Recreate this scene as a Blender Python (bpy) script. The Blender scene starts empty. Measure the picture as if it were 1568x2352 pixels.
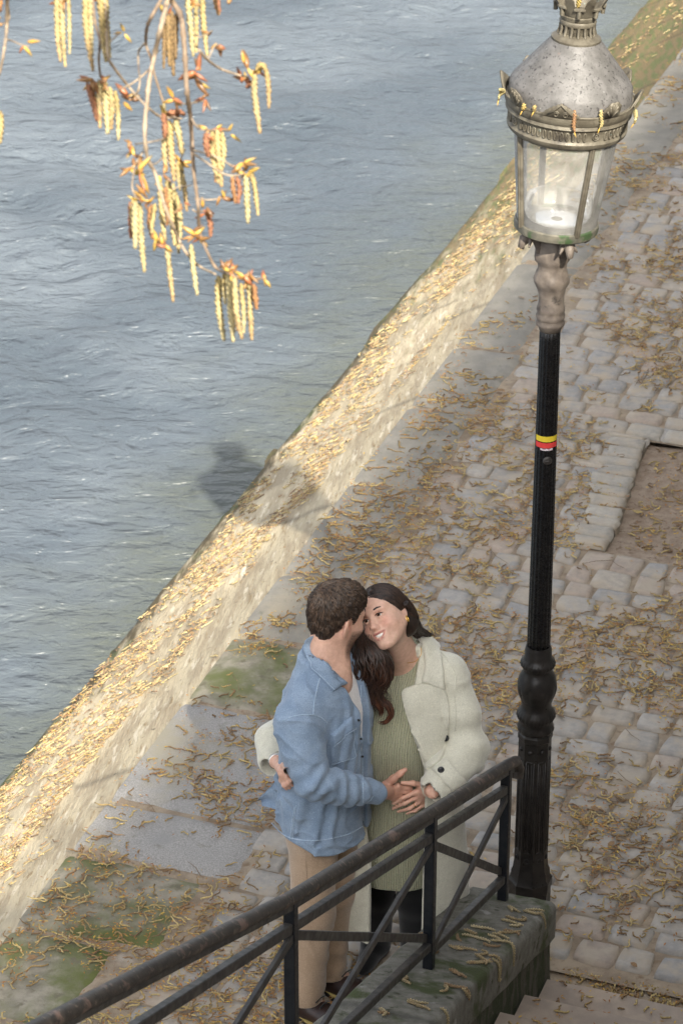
import bpy, bmesh, math, random
import numpy as np
from mathutils import Vector, Matrix, noise as mnoise
from mathutils.geometry import delaunay_2d_cdt
random.seed(7); RNG = np.random.default_rng(11)
SC = bpy.context.scene
COL = SC.collection
R = math.radians
# ---------------------------------------------------------------- frames
# quay frame: Q runs along the quay, N points away from the river
QA = R(19.7)
Q = np.array([math.sin(QA), math.cos(QA), 0.0]); N = np.array([math.cos(QA), -math.sin(QA), 0.0])
def qp(s, p, z=0.0):
    v = Q*s + N*p
    return np.array([v[0], v[1], z])
def qpa(s, p, z):
    s = np.asarray(s, float); p = np.asarray(p, float); z = np.asarray(z, float)
    return np.stack([Q[0]*s+N[0]*p, Q[1]*s+N[1]*p, z+0*s], -1)
# camera model, used to measure where things in the photograph stand
CAMH, PITCH, FPX = 7.05, R(28.4), 6900.0
CC = np.array([0, 0, CAMH]); CR = np.array([1.0, 0, 0])
CF = np.array([0, math.cos(PITCH), -math.sin(PITCH)]); CU = np.array([0, math.sin(PITCH), math.cos(PITCH)])
def ray(x, y):
    v = CF*FPX + CR*(x-784) - CU*(y-1176)
    return v/np.linalg.norm(v)
def at_y(x, y, Y):
    r = ray(x, y); return CC + r*(Y/r[1])
def at_z(x, y, z=0.0):
    r = ray(x, y); return CC + r*((z-CAMH)/r[2])
def at_d(x, y, d):
    return CC + ray(x, y)*d
def at_p(x, y, p):
    r = ray(x, y); return CC + r*(p/(r@N))
# ---------------------------------------------------------------- object helpers
def tag(o, label=None, cat=None, group=None, kind=None):
    if label: o['label'] = label
    if cat: o['category'] = cat
    if group: o['group'] = group
    if kind: o['kind'] = kind
    return o
def empty(name, loc, label, cat, group=None):
    o = bpy.data.objects.new(name, None); COL.objects.link(o); o.location = Vector(loc)
    o.empty_display_size = 0.1
    return tag(o, label, cat, group)
def link(name, me, mat, parent=None, smooth=True):
    if mat is not None:
        if isinstance(mat, (list, tuple)):
            for m in mat: me.materials.append(m)
        else: me.materials.append(mat)
    if smooth: me.polygons.foreach_set('use_smooth', [True]*len(me.polygons))
    o = bpy.data.objects.new(name, me); COL.objects.link(o)
    if parent is not None:
        o.parent = parent
        off = Vector((0, 0, 0)); p = parent
        while p is not None:
            off += p.location; p = p.parent
        me.transform(Matrix.Translation(-off))
    return o
class MB:
    "collects verts, faces and an optional colour per vertex"
    def __init__(s): s.v = []; s.f = []; s.c = []; s.m = []
    def add(s, V, F, col=None, mi=0):
        b = len(s.v); V = [tuple(map(float, x)) for x in V]; s.v += V
        s.f += [tuple(int(b+i) for i in f) for f in F]; s.m += [mi]*len(F)
        if col is None: col = (1, 1, 1)
        if len(col) and hasattr(col[0], '__len__'): s.c += [tuple(map(float, c)) for c in col]
        else: s.c += [tuple(map(float, col))]*len(V)
    def box(s, c, size, rot=None, col=None, bev=0.0):
        hx, hy, hz = [a/2 for a in size]
        if bev > 0:
            bm = bmesh.new(); bmesh.ops.create_cube(bm, size=1)
            bmesh.ops.scale(bm, vec=size, verts=bm.verts)
            bmesh.ops.bevel(bm, geom=bm.edges[:], offset=bev, segments=2, affect='EDGES', profile=0.6)
            bm.verts.ensure_lookup_table(); bm.verts.index_update()
            V = [v.co.copy() for v in bm.verts]; F = [[v.index for v in f.verts] for f in bm.faces]; bm.free()
        else:
            V = [Vector((x, y, z)) for x in (-hx, hx) for y in (-hy, hy) for z in (-hz, hz)]
            F = [(0,1,3,2),(4,6,7,5),(0,4,5,1),(2,3,7,6),(0,2,6,4),(1,5,7,3)]
        if rot is not None: V = [rot @ v for v in V]
        c = Vector(c); s.add([v+c for v in V], F, col)
    def tube(s, pts, rad, n=8, col=None, cap=True, ring=None, rect=None, upv=None):
        "swept tube; rad scalar or list; ring(i,k)->radius factor; rect=(w,h) rectangular section"
        pts = [np.array(p, float) for p in pts]; m = len(pts)
        rr = [rad]*m if not hasattr(rad, '__len__') else list(rad)
        t0 = None; V = []; C = []
        up = np.array([0, 0, 1.0]) if upv is None else np.array(upv, float)
        ref = None
        for i in range(m):
            t = pts[min(i+1, m-1)] - pts[max(i-1, 0)]; t = t/(np.linalg.norm(t)+1e-9)
            if ref is None:
                a = up if abs(t@up) < 0.95 else np.array([1.0, 0, 0])
                ref = a - t*(a@t)
            else: ref = ref - t*(ref@t)
            ref = ref/(np.linalg.norm(ref)+1e-9); b = np.cross(t, ref)
            if rect is not None:
                w, h = rect[0]/2, rect[1]/2; e = min(w, h)*0.18
                prof = [(w-e, h), (w, h-e), (w, -h+e), (w-e, -h), (-w+e, -h), (-w, -h+e), (-w, h-e), (-w+e, h)]
                for (x, y) in prof: V.append(pts[i]+b*x+ref*y)
            else:
                for k in range(n):
                    a = 2*math.pi*k/n; f = ring(i, k) if ring else 1.0
                    V.append(pts[i]+(ref*math.cos(a)+b*math.sin(a))*rr[i]*f)
            if col is not None and hasattr(col[0], '__len__'): C += [col[i]]*(8 if rect is not None else n)
        nn = 8 if rect is not None else n
        F = [(i*nn+k, i*nn+(k+1) % nn, (i+1)*nn+(k+1) % nn, (i+1)*nn+k) for i in range(m-1) for k in range(nn)]
        if cap: F += [tuple(range(nn-1, -1, -1)), tuple((m-1)*nn+k for k in range(nn))]
        s.add(V, F, C if C else col)
    def lathe(s, prof, n=48, c=(0, 0, 0), mod=None, col=None, cap=True, a0=0.0, oct_=False):
        "prof: list of (r,z); mod(a,i,r,z)->r"
        V = []; c = np.array(c, float)
        for i, (r, z) in enumerate(prof):
            for k in range(n):
                a = a0+2*math.pi*k/n; q = mod(a, i, r, z) if mod else r
                V.append((c[0]+q*math.cos(a), c[1]+q*math.sin(a), c[2]+z))
        m = len(prof)
        F = [(i*n+k, i*n+(k+1) % n, (i+1)*n+(k+1) % n, (i+1)*n+k) for i in range(m-1) for k in range(n)]
        if cap: F += [tuple(range(n-1, -1, -1)), tuple((m-1)*n+k for k in range(n))]
        s.add(V, F, col)
    def build(s, name, mat, parent=None, smooth=True, xf=None):
        me = bpy.data.meshes.new(name)
        V = s.v if xf is None else [tuple(xf @ Vector(v)) for v in s.v]
        me.from_pydata(V, [], s.f)
        ca = me.color_attributes.new('Col', 'FLOAT_COLOR', 'POINT')
        arr = np.ones((len(s.v), 4), np.float32); arr[:, :3] = np.array(s.c, np.float32) if len(s.c) else 1
        ca.data.foreach_set('color', arr.ravel())
        if any(s.m): me.polygons.foreach_set('material_index', s.m)
        me.update()
        return link(name, me, mat, parent, smooth)
def sharp(o, ang=35):
    "split shading at hard edges"
    me = o.data; me.set_sharp_from_angle(angle=R(ang)); return o
# ---------------------------------------------------------------- materials
def new_mat(name):
    m = bpy.data.materials.new(name); m.use_nodes = True
    nt = m.node_tree; return m, nt, nt.nodes['Principled BSDF']
def rgba(c): return (c[0], c[1], c[2], 1)
def mix(nt, a, b, fac, mode='MIX'):
    n = nt.nodes.new('ShaderNodeMix'); n.data_type = 'RGBA'; n.blend_type = mode
    for sock, v in ((n.inputs[0], fac), (n.inputs[6], a), (n.inputs[7], b)):
        if hasattr(v, 'node'): nt.links.new(v, sock)
        elif hasattr(v, '__len__'): sock.default_value = rgba(v)
        else: sock.default_value = v
    return n.outputs[2]
def coords(nt, scale=(1, 1, 1), rotz=0.0, kind='Object'):
    t = nt.nodes.new('ShaderNodeTexCoord'); mp = nt.nodes.new('ShaderNodeMapping')
    mp.inputs['Scale'].default_value = scale; mp.inputs['Rotation'].default_value = (0, 0, rotz)
    nt.links.new(t.outputs[kind], mp.inputs[0]); return mp.outputs[0]
def noise(nt, vec, scale, detail=4, rough=0.55, dist=0.0):
    n = nt.nodes.new('ShaderNodeTexNoise'); n.inputs['Scale'].default_value = scale
    n.inputs['Detail'].default_value = detail; n.inputs['Roughness'].default_value = rough
    n.inputs['Distortion'].default_value = dist
    if vec is not None: nt.links.new(vec, n.inputs['Vector'])
    return n.outputs[0]
def ramp(nt, fac, lo, hi):
    n = nt.nodes.new('ShaderNodeMapRange'); n.inputs[1].default_value = lo; n.inputs[2].default_value = hi
    n.interpolation_type = 'SMOOTHSTEP'
    nt.links.new(fac, n.inputs[0]); return n.outputs[0]
def attr(nt, name='Col'):
    n = nt.nodes.new('ShaderNodeAttribute'); n.attribute_name = name; return n
def bump(nt, bsdf, h, strength=0.3, dist=0.005, prev=None):
    b = nt.nodes.new('ShaderNodeBump'); b.inputs['Strength'].default_value = strength; b.inputs['Distance'].default_value = dist
    nt.links.new(h, b.inputs['Height'])
    if prev is not None: nt.links.new(prev, b.inputs['Normal'])
    nt.links.new(b.outputs[0], bsdf.inputs['Normal']); return b.outputs[0]
def mat(name, a, b=None, scale=20, rough=0.7, bscale=None, bstr=0.3, bdist=0.003, use_col=False, lo=0.35, hi=0.65,
        spots=None, metal=0.0, spec=0.5, stretch=(1, 1, 1), rotz=0.0, detail=5, rvar=0.0):
    "two-tone noise material; spots = list of (colour, scale, lo, hi)"
    m, nt, bs = new_mat(name)
    vec = coords(nt, stretch, rotz)
    c = mix(nt, a, b if b is not None else a, ramp(nt, noise(nt, vec, scale, detail), lo, hi))
    for sp in (spots or []):
        c = mix(nt, c, sp[0], ramp(nt, noise(nt, vec, sp[1], 6, 0.6), sp[2], sp[3]))
    if use_col: c = mix(nt, c, attr(nt).outputs[0], 1.0, 'MULTIPLY')
    nt.links.new(c, bs.inputs['Base Color'])
    bs.inputs['Roughness'].default_value = rough; bs.inputs['Metallic'].default_value = metal
    bs.inputs['Specular IOR Level'].default_value = spec
    if rvar:
        mr = nt.nodes.new('ShaderNodeMapRange'); nt.links.new(noise(nt, vec, scale*2.3, 4), mr.inputs[0])
        mr.inputs[1].default_value = .3; mr.inputs[2].default_value = .7
        mr.inputs[3].default_value = rough-rvar; mr.inputs[4].default_value = rough+rvar; nt.links.new(mr.outputs[0], bs.inputs['Roughness'])
    if bscale: bump(nt, bs, noise(nt, vec, bscale, 6, 0.6), bstr, bdist)
    return m
def pn(x, y, z=0.0, sc=1.0): return mnoise.noise(Vector((x*sc, y*sc, z*sc)))
# ---------------------------------------------------------------- camera, sun, sky
cam = bpy.data.cameras.new('camera'); co = bpy.data.objects.new('camera', cam); COL.objects.link(co)
co.location = (0, 0, CAMH); co.rotation_euler = (R(90)-PITCH, 0, 0)
cam.sensor_fit = 'VERTICAL'; cam.sensor_height = 36; cam.lens = FPX/2352*36
cam.clip_end = 2000; cam.clip_start = 0.1
cam.dof.use_dof = True; cam.dof.focus_distance = 10.55; cam.dof.aperture_fstop = 8.5
SC.camera = co
SUNV = N*1.0 - Q*1.42 + np.array([0, 0, 1.42]); SUNV = SUNV/np.linalg.norm(SUNV)
sl = bpy.data.lights.new('sun', 'SUN'); so = bpy.data.objects.new('sun', sl); COL.objects.link(so)
sl.energy = 4.5; sl.angle = R(0.55); sl.color = (1.0, 0.93, 0.80)
so.rotation_euler = Vector(SUNV).to_track_quat('Z', 'Y').to_euler(); so.location = (4, -2, 20)
W = bpy.data.worlds.new('World'); SC.world = W; W.use_nodes = True
sky = W.node_tree.nodes.new('ShaderNodeTexSky'); sky.sky_type = 'NISHITA'; sky.sun_disc = False
sky.sun_elevation = math.asin(SUNV[2]); sky.sun_rotation = math.atan2(SUNV[0], SUNV[1])
sky.air_density = 1.0; sky.dust_density = 3.0; sky.ozone_density = 1.0
bg = W.node_tree.nodes['Background']; hs = W.node_tree.nodes.new('ShaderNodeHueSaturation'); hs.inputs['Saturation'].default_value = 0.28   # thin haze
W.node_tree.links.new(sky.outputs[0], hs.inputs['Color']); W.node_tree.links.new(hs.outputs[0], bg.inputs[0]); bg.inputs[1].default_value = 0.15
SC.view_settings.view_transform = 'Standard'; SC.view_settings.look = 'None'; SC.view_settings.gamma = 1
SC.view_settings.exposure = 1.30
SC.cycles.max_bounces = 8; SC.cycles.transparent_max_bounces = 12
try:
    SC.cycles.use_denoising = True
except Exception: pass
# ---------------------------------------------------------------- materials of the setting
WATER, NW = None, None
def water_mat():
    m, nt, bs = new_mat('river_water')
    vec = coords(nt, (1, 1, 1), -QA)
    c = mix(nt, (0.066, 0.083, 0.100), (0.108, 0.128, 0.148), ramp(nt, noise(nt, vec, 0.6, 4), .35, .65))
    # shallow, silty water over the foot of the embankment
    sx = nt.nodes.new('ShaderNodeSeparateXYZ'); nt.links.new(coords(nt, (1, 1, 1), QA), sx.inputs[0])
    ad = nt.nodes.new('ShaderNodeMath'); ad.operation = 'MULTIPLY_ADD'; nt.links.new(noise(nt, vec, 1.6, 4), ad.inputs[0]); ad.inputs[1].default_value = 1.6; nt.links.new(sx.outputs[0], ad.inputs[2])
    c = mix(nt, c, (0.074, 0.082, 0.068), ramp(nt, ad.outputs[0], -5.5, -4.2))
    nt.links.new(c, bs.inputs['Base Color']); bs.inputs['Roughness'].default_value = 0.37
    bs.inputs['IOR'].default_value = 1.34; bs.inputs['Specular IOR Level'].default_value = 0.7
    v2 = coords(nt, (1.0, 1.7, 1), R(30)); v3 = coords(nt, (1.0, 1.8, 1), R(-24))
    b0 = bump(nt, bs, noise(nt, v3, 3.6, 3, 0.55, 0.5), 0.8, 0.09); b1 = bump(nt, bs, noise(nt, v2, 5.2, 3, 0.55, 0.4), 0.8, 0.075, b0)
    bump(nt, bs, noise(nt, v3, 20.0, 3, 0.5, 0.3), 0.28, 0.012, b1)
    return m
M = {}
M['water'] = water_mat()
def stone_mat():
    m, nt, bs = new_mat('cobble_stone')
    vec = coords(nt)
    c = mix(nt, (0.84, 0.82, 0.79), (1.14, 1.08, 0.99), ramp(nt, noise(nt, vec, 30, 6, .65), .3, .7))
    c = mix(nt, c, attr(nt).outputs[0], 1.0, 'MULTIPLY')
    c = mix(nt, c, (0.34, 0.285, 0.215), ramp(nt, noise(nt, vec, 6.5, 6, .65), .42, .66))
    c = mix(nt, c, (0.11, 0.115, 0.125), ramp(nt, noise(nt, vec, 2.1, 5, .6), .62, .78))
    nt.links.new(c, bs.inputs['Base Color']); bs.inputs['Roughness'].default_value = 0.62
    bump(nt, bs, noise(nt, vec, 70, 6, .65), .5, .004)
    return m
M['cobble'] = stone_mat()
M['sand'] = mat('joint_sand', (0.33, 0.265, 0.19), (0.22, 0.17, 0.12), 9, 0.95, 120, .8, .006, spots=[((0.19, .13, .08), 22, .52, .7), ((.40, .36, .30), 4, .55, .75)])
M['granite'] = mat('granite_slab', (0.235, 0.225, 0.21), (0.35, 0.335, 0.315), 150, 0.8, 160, .6, .004, use_col=True, spots=[((0.25, .245, .235), 3.5, .52, .72), ((.17, .155, .125), 9, .56, .72), ((.30, .27, .20), 1.7, .52, .70)])
M['mossy'] = mat('mossy_slab', (0.21, 0.19, 0.145), (0.30, 0.27, 0.21), 14, 0.9, 70, .7, .006, use_col=True, spots=[((0.115, .125, .045), 4.5, .40, .68), ((.105, .118, .032), 2.6, .47, .64), ((.13, .115, .075), 19, .52, .72)])
M['concrete'] = mat('worn_edge_stone', (0.285, 0.265, 0.225), (0.225, 0.21, 0.18), 7, 0.88, 90, .9, .006, use_col=True, spots=[((.33, .29, .22), 2.6, .52, .75), ((.17, .165, .12), 13, .58, .72)])
M['earth'] = mat('bare_earth', (0.225, 0.165, 0.115), (0.30, 0.235, 0.175), 18, 0.95, 60, .9, .012, spots=[((.14, .09, .055), 30, .55, .7)])
def bank_mat():
    m, nt, bs = new_mat('embankment_stone')
    vl = coords(nt, (1, 1, 1), QA)            # y along the quay
    vs = coords(nt, (5.0, 0.55, 5.0), QA)     # streaks along the quay
    c = mix(nt, (0.52, 0.44, 0.30), (0.37, 0.30, 0.20), ramp(nt, noise(nt, vs, 3.0, 6, .6), .38, .62))
    c = mix(nt, c, (0.66, 0.58, 0.44), ramp(nt, noise(nt, vs, 5.5, 5, .55), .56, .70))
    c = mix(nt, c, (0.28, 0.20, 0.10), ramp(nt, noise(nt, vs, 7.0, 6, .65), .55, .70))
    c = mix(nt, c, (0.16, 0.13, 0.085), ramp(nt, noise(nt, vl, 26, 6, .65), .60, .72))
    # wet, algae-brown foot: a stain with its own edge along the waterline
    sp = nt.nodes.new('ShaderNodeSeparateXYZ'); tc = nt.nodes.new('ShaderNodeTexCoord'); nt.links.new(tc.outputs['Object'], sp.inputs[0])
    ad = nt.nodes.new('ShaderNodeMath'); ad.operation = 'MULTIPLY_ADD'; nt.links.new(noise(nt, vs, 4.0, 5), ad.inputs[0]); ad.inputs[1].default_value = 0.30
    nt.links.new(sp.outputs[2], ad.inputs[2])
    wet = ramp(nt, ad.outputs[0], -0.33, -0.43)
    c = mix(nt, c, mix(nt, (0.085, 0.062, 0.025), (0.065, 0.075, 0.018), ramp(nt, noise(nt, vl, 3, 4), .45, .6)), wet)
    # the far end is overgrown with brown and green algae
    sy = nt.nodes.new('ShaderNodeSeparateXYZ'); nt.links.new(vl, sy.inputs[0])
    a2 = nt.nodes.new('ShaderNodeMath'); a2.operation = 'MULTIPLY_ADD'; nt.links.new(noise(nt, vs, 2.5, 5), a2.inputs[0]); a2.inputs[1].default_value = 7.0; nt.links.new(sy.outputs[1], a2.inputs[2])
    alg = mix(nt, (0.19, 0.135, 0.055), (0.12, 0.13, 0.035), ramp(nt, noise(nt, vs, 4.5, 4), .45, .6))
    c = mix(nt, c, alg, ramp(nt, a2.outputs[0], 18.6, 21.5))
    c = mix(nt, c, attr(nt).outputs[0], 1.0, 'MULTIPLY')
    nt.links.new(c, bs.inputs['Base Color']); bs.inputs['Roughness'].default_value = 0.8
    bump(nt, bs, noise(nt, vs, 14, 6, .6), .8, .015, bump(nt, bs, noise(nt, vl, 80, 5), .5, .004))
    return m
M['bank'] = bank_mat()
M['wallstone'] = mat('mossy_wall_stone', (0.135, 0.13, 0.105), (0.205, 0.195, 0.165), 26, 0.92, 130, 1.0, .006, use_col=True,
                     spots=[((0.055, .070, .020), 5.0, .50, .64), ((.31, .30, .28), 9, .63, .72), ((.045, .05, .022), 16, .58, .7)])
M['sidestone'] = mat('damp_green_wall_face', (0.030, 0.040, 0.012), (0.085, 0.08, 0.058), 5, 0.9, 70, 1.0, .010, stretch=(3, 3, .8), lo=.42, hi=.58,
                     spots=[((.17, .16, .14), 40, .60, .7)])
M['stair'] = mat('stair_stone', (0.36, 0.285, 0.215), (0.27, 0.215, 0.17), 10, 0.85, 140, .5, .003, spots=[((.18, .16, .13), 5, .6, .75)])
M['quaywall'] = mat('quay_wall_stone', (0.38, 0.35, 0.29), (0.30, 0.27, 0.22), 3, 0.9, 30, .6, .01)
M['bark'] = mat('tree_bark', (0.10, 0.085, 0.065), (0.16, 0.14, 0.11), 9, 0.95, 30, .8, .02)
M['foliage'] = mat('crown_leaves', (0.06, 0.085, 0.02), (0.10, 0.09, 0.03), 3, 0.8)
M['iron'] = mat('black_painted_iron', (0.007, 0.009, 0.012), (0.014, 0.015, 0.017), 30, 0.42, 150, .35, .0015, spots=[((.04, .037, .034), 60, .66, .72)], rvar=.12, spec=.3)
def rail_mat():
    m, nt, bs = new_mat('worn_handrail_paint')
    vec = coords(nt)
    c = mix(nt, (0.022, 0.019, 0.017), (0.046, 0.038, 0.032), ramp(nt, noise(nt, vec, 25, 5), .35, .65))
    c = mix(nt, c, (0.15, 0.10, 0.08), ramp(nt, noise(nt, vec, 10, 6, .65), .55, .63))
    c = mix(nt, c, (0.12, 0.095, 0.075), ramp(nt, noise(nt, vec, 45, 5), .58, .66))
    nt.links.new(c, bs.inputs['Base Color']); bs.inputs['Roughness'].default_value = .45; bs.inputs['Specular IOR Level'].default_value = .35
    bump(nt, bs, noise(nt, vec, 90, 5), .4, .002); return m
M['rail'] = rail_mat()
M['bar'] = mat('dusty_grey_iron', (0.023, 0.022, 0.022), (0.046, 0.042, 0.037), 14, 0.5, 120, .35, .0015, spots=[((.10, .09, .075), 28, .62, .72)], rvar=.12)
# ---------------------------------------------------------------- water
def build_water():
    s = np.arange(7.0, 34.0, 0.06); p = np.concatenate([np.arange(-5.2, -16, -0.06), np.arange(-16, -34, -0.2)])
    S, P = np.meshgrid(s, p, indexing='ij')
    z = np.zeros_like(S); rg = np.random.default_rng(3)
    for k in range(46):
        lam = 0.20*(1.075**k)
        if lam > 2.2: lam = rg.uniform(.25, 1.0)
        th = R(78)+rg.normal(0, 0.6)
        kx, ky = math.cos(th)*2*math.pi/lam, math.sin(th)*2*math.pi/lam
        ph = rg.uniform(0, 6.28); a = 0.0062*lam**0.9
        wv = np.sin(kx*P+ky*S+ph+0.8*np.sin(0.9*S+0.5*P+k)+0.5*np.sin(1.7*P-.8*S+2*k))
        z += a*(1-2*np.sqrt(np.abs(wv)+.10)*.55 if k % 4 == 0 else wv)
    z -= z.mean(); z *= np.clip((-5.35-P)/1.6, .22, 1)
    V = qpa(S.ravel(), P.ravel(), -0.62+z.ravel()*1.0)
    ns, npp = S.shape
    i = np.arange(ns*npp).reshape(ns, npp)
    F = np.stack([i[:-1, :-1], i[:-1, 1:], i[1:, 1:], i[1:, :-1]], -1).reshape(-1, 4)
    me = bpy.data.meshes.new('water'); me.from_pydata(V.tolist(), [], F.tolist())
    o = link('water', me, M['water']); tag(o, kind='structure')
    # the rest of the river, out to the horizon
    b = MB()
    def quad(s0, s1, p0, p1):
        b.add([qp(s0, p0, -.63), qp(s0, p1, -.63), qp(s1, p1, -.63), qp(s1, p0, -.63)], [(0, 1, 2, 3)])
    quad(34, 900, -5.0, -900); quad(-300, 34, -34, -900); quad(-300, 7.0, -5.0, -34)
    tag(b.build('river', M['water']), kind='structure')
build_water()
# ---------------------------------------------------------------- river bed / base ground sheet under everything
b = MB(); b.add([qp(-300, -900, -2.6), qp(-300, 400, -2.6), qp(900, 400, -2.6), qp(900, -900, -2.6)], [(0, 3, 2, 1)])
tag(b.build('ground', M['earth']), kind='structure')
# ---------------------------------------------------------------- embankment slope with rounded coping
def build_bank():
    s = np.arange(-2, 60, 0.05)
    prof = [(-4.40, -0.012), (-4.43, -0.016), (-4.46, -0.024), (-4.49, -0.036), (-4.52, -0.052), (-4.56, -0.075), (-4.60, -0.100), (-4.65, -0.131), (-4.69, -0.156), (-4.74, -.186), (-4.78, -0.210)]
    q0, z0 = -4.78, -0.210
    n2 = 26
    for i in range(1, n2+1):
        f = i/n2; prof.append((q0-f*0.95, z0-f*0.64))
    prof.append((-6.6, -1.9))
    V = []; Cc = []
    for a in s:
        off = 0.016*pn(a*0.35, 1.7)+0.006*pn(a*1.3, 9.1)
        blk = int((a+3)/1.15)
        for j, (pp, zz) in enumerate(prof):
            d = 0.0; tint = 1.0
            if j >= 10:
                f = (q0-pp)/0.95
                # courses of long blocks lying parallel to the quay
                cidx = int(f*5.0); fr = f*5.0-cidx
                hb = math.sin((int((a+cidx*.37)/0.9)*12.9898+cidx*78.233))*43758.5453; hb -= math.floor(hb)
                d += 0.010*(hb-.5)
                if fr < 0.10 and cidx > 0: d -= 0.030*(0.35+0.65*max(0, pn(a*.6, cidx*3.1)+.35))
                tint = (0.80+0.34*hb)*(.66 if (fr < .07 and cidx > 0) else 1)*(.72 if abs((a+cidx*.37) % .9-.45) > .438 else 1)
                d += 0.006*pn(a*0.9, pp*5, 3)+0.008*pn(a*2, pp*18, 5)+.003*pn(a*14, pp*30, 2)
            else:
                d += 0.006*pn(a*2, pp*9, 2)+.003*pn(a*9, pp*20, 4)
                tint = 0.90+0.10*pn(a*.8, 4)-(.35 if abs((a+.3) % 1.27-.63) > .615 else 0)
            V.append(qp(a, pp-d*0.6-(0 if j == 0 else off*.3), zz+d*0.8)); Cc.append((tint, tint, tint))
    m = len(prof); n = len(s)
    F = [(i*m+j, i*m+j+1, (i+1)*m+j+1, (i+1)*m+j) for i in range(n-1) for j in range(m-1)]
    b = MB(); b.add(V, F, Cc); o = b.build('embankment', M['bank']); tag(o, kind='structure')
build_bank()
# ---------------------------------------------------------------- quay paving
PIT = (12.33, 13.56, -3.06, -1.4)     # s0,s1,p0,p1
def in_hole(s, p, m=0.0):
    if PIT[0]-m < s < PIT[1]+m and p > PIT[2]-m+0.10*(s-PIT[0])*-1.0: return True
    if s < 9.06+m and p > -2.73-m: return True
    return False
def ground_wave(s, p): return 0.014*pn(s*.7, p*.7, 1.3)+0.007*pn(s*2.1, p*2.1, 7.7)
def build_sand():
    b = MB()
    def sheet(s0, s1, p0, p1, z=-0.010, st=0.12):
        ss = np.arange(s0, s1+1e-6, (s1-s0)/max(1, round((s1-s0)/st))); pp = np.arange(p0, p1+1e-6, (p1-p0)/max(1, round((p1-p0)/st)))
        V = [qp(a, c, z+ground_wave(a, c)) for a in ss for c in pp]; m = len(pp)
        b.add(V, [(i*m+j, (i+1)*m+j, (i+1)*m+j+1, i*m+j+1) for i in range(len(ss)-1) for j in range(m-1)])
    sheet(2, PIT[0], -4.42, -2.73); sheet(9.06, PIT[0], -2.73, 0.35); sheet(8.7, 9.075, -2.40, .35, -.026); sheet(PIT[0], PIT[1], -4.42, -3.23); sheet(PIT[1], 30, -4.42, .35); sheet(30, 70, -4.42, .35, st=1.5)
    tag(b.build('pavement_bed', M['sand']), kind='structure')
build_sand()
STN = [-1, -.90, -.55, 0, .55, .90, 1]
def stone_patch(b, quad, h, tint, nu=7, nv=7, rnd=0.16, bumpy=.004, zb=0.0, seed=0.0):
    "one worn paving stone: quad = 4 (s,p) corners"
    V = []
    c = np.mean(quad, 0)
    for i in range(nu):
        for j in range(nv):
            u = STN[i]; v = STN[j]
            # pull corners in -> rounded outline
            uu = u*(1-rnd*0.5*abs(v)**3); vv = v*(1-rnd*0.5*abs(u)**3)
            a = (uu+1)/2; e = (vv+1)/2
            q = quad[0]*(1-a)*(1-e)+quad[1]*a*(1-e)+quad[2]*a*e+quad[3]*(1-a)*e
            n1 = pn(q[0]*13+seed, q[1]*13, seed)
            edge = max(abs(u), abs(v))
            if edge > .99: q = q+(q-c)*0.07*n1
            z = h*(1-0.25*(abs(u)**2.5+abs(v)**2.5)*.5-(0.35 if edge > .99 else 0.0)) - (0.016 if edge > .99 else 0)
            z += bumpy*pn(q[0]*9, q[1]*9, seed+3)
            V.append(qp(q[0], q[1], zb+z+ground_wave(q[0], q[1])))
    F = [(i*nv+j, (i+1)*nv+j, (i+1)*nv+j+1, i*nv+j+1) for i in range(nu-1) for j in range(nv-1)]
    b.add(V, F, tint)
EDGE = []; ROWS = []
def build_cobbles():
    b = MB(); rg = random.Random(5)
    s = 6.2; row = 0
    while s < 27:
        hrow = rg.uniform(0.12, 0.172); p = -4.42+0.42+rg.uniform(-.10, .06)
        if 9.1 < s < 10.45: p = -3.72+rg.uniform(-.06, .04)
        elif 10.45 <= s < 11.05: p = -3.62+rg.uniform(-.05, .05)
        elif 8.0 < s <= 9.1: p = -3.78+rg.uniform(-.08, .08)
        EDGE.append((s+hrow/2, p)); ROWS.append((s, s+hrow, []))
        while p < 0.2:
            w = rg.uniform(0.12, 0.225)
            if s > 20: w *= 1.3
            if not in_hole(s+hrow/2, p+w/2, 0.03) and not in_hole(s+hrow/2, p+w, -.02):
                j = lambda: rg.uniform(-.011, .011)
                g = rg.uniform(.003, .009)
                quad = np.array([(s+g+j(), p+g+j()), (s+hrow-g+j(), p+g+j()), (s+hrow-g+j(), p+w-g+j()), (s+g+j(), p+w-g+j())])
                k = rg.uniform(.84, 1.06); base = np.array(rg.choice([(.29, .283, .275), (.305, .29, .27), (.265, .262, .26), (.33, .30, .26), (.31, .295, .275), (.315, .265, .225)]))
                stone_patch(b, quad, rg.uniform(.002, .006), tuple(base*k), seed=rg.uniform(0, 90), rnd=rg.uniform(.10, .24), bumpy=.006)
            ROWS[-1][2].append(p); p += w
        s += hrow; row += 1
    o = b.build('pavement', M['cobble']); tag(o, kind='structure')
build_cobbles()
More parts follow.
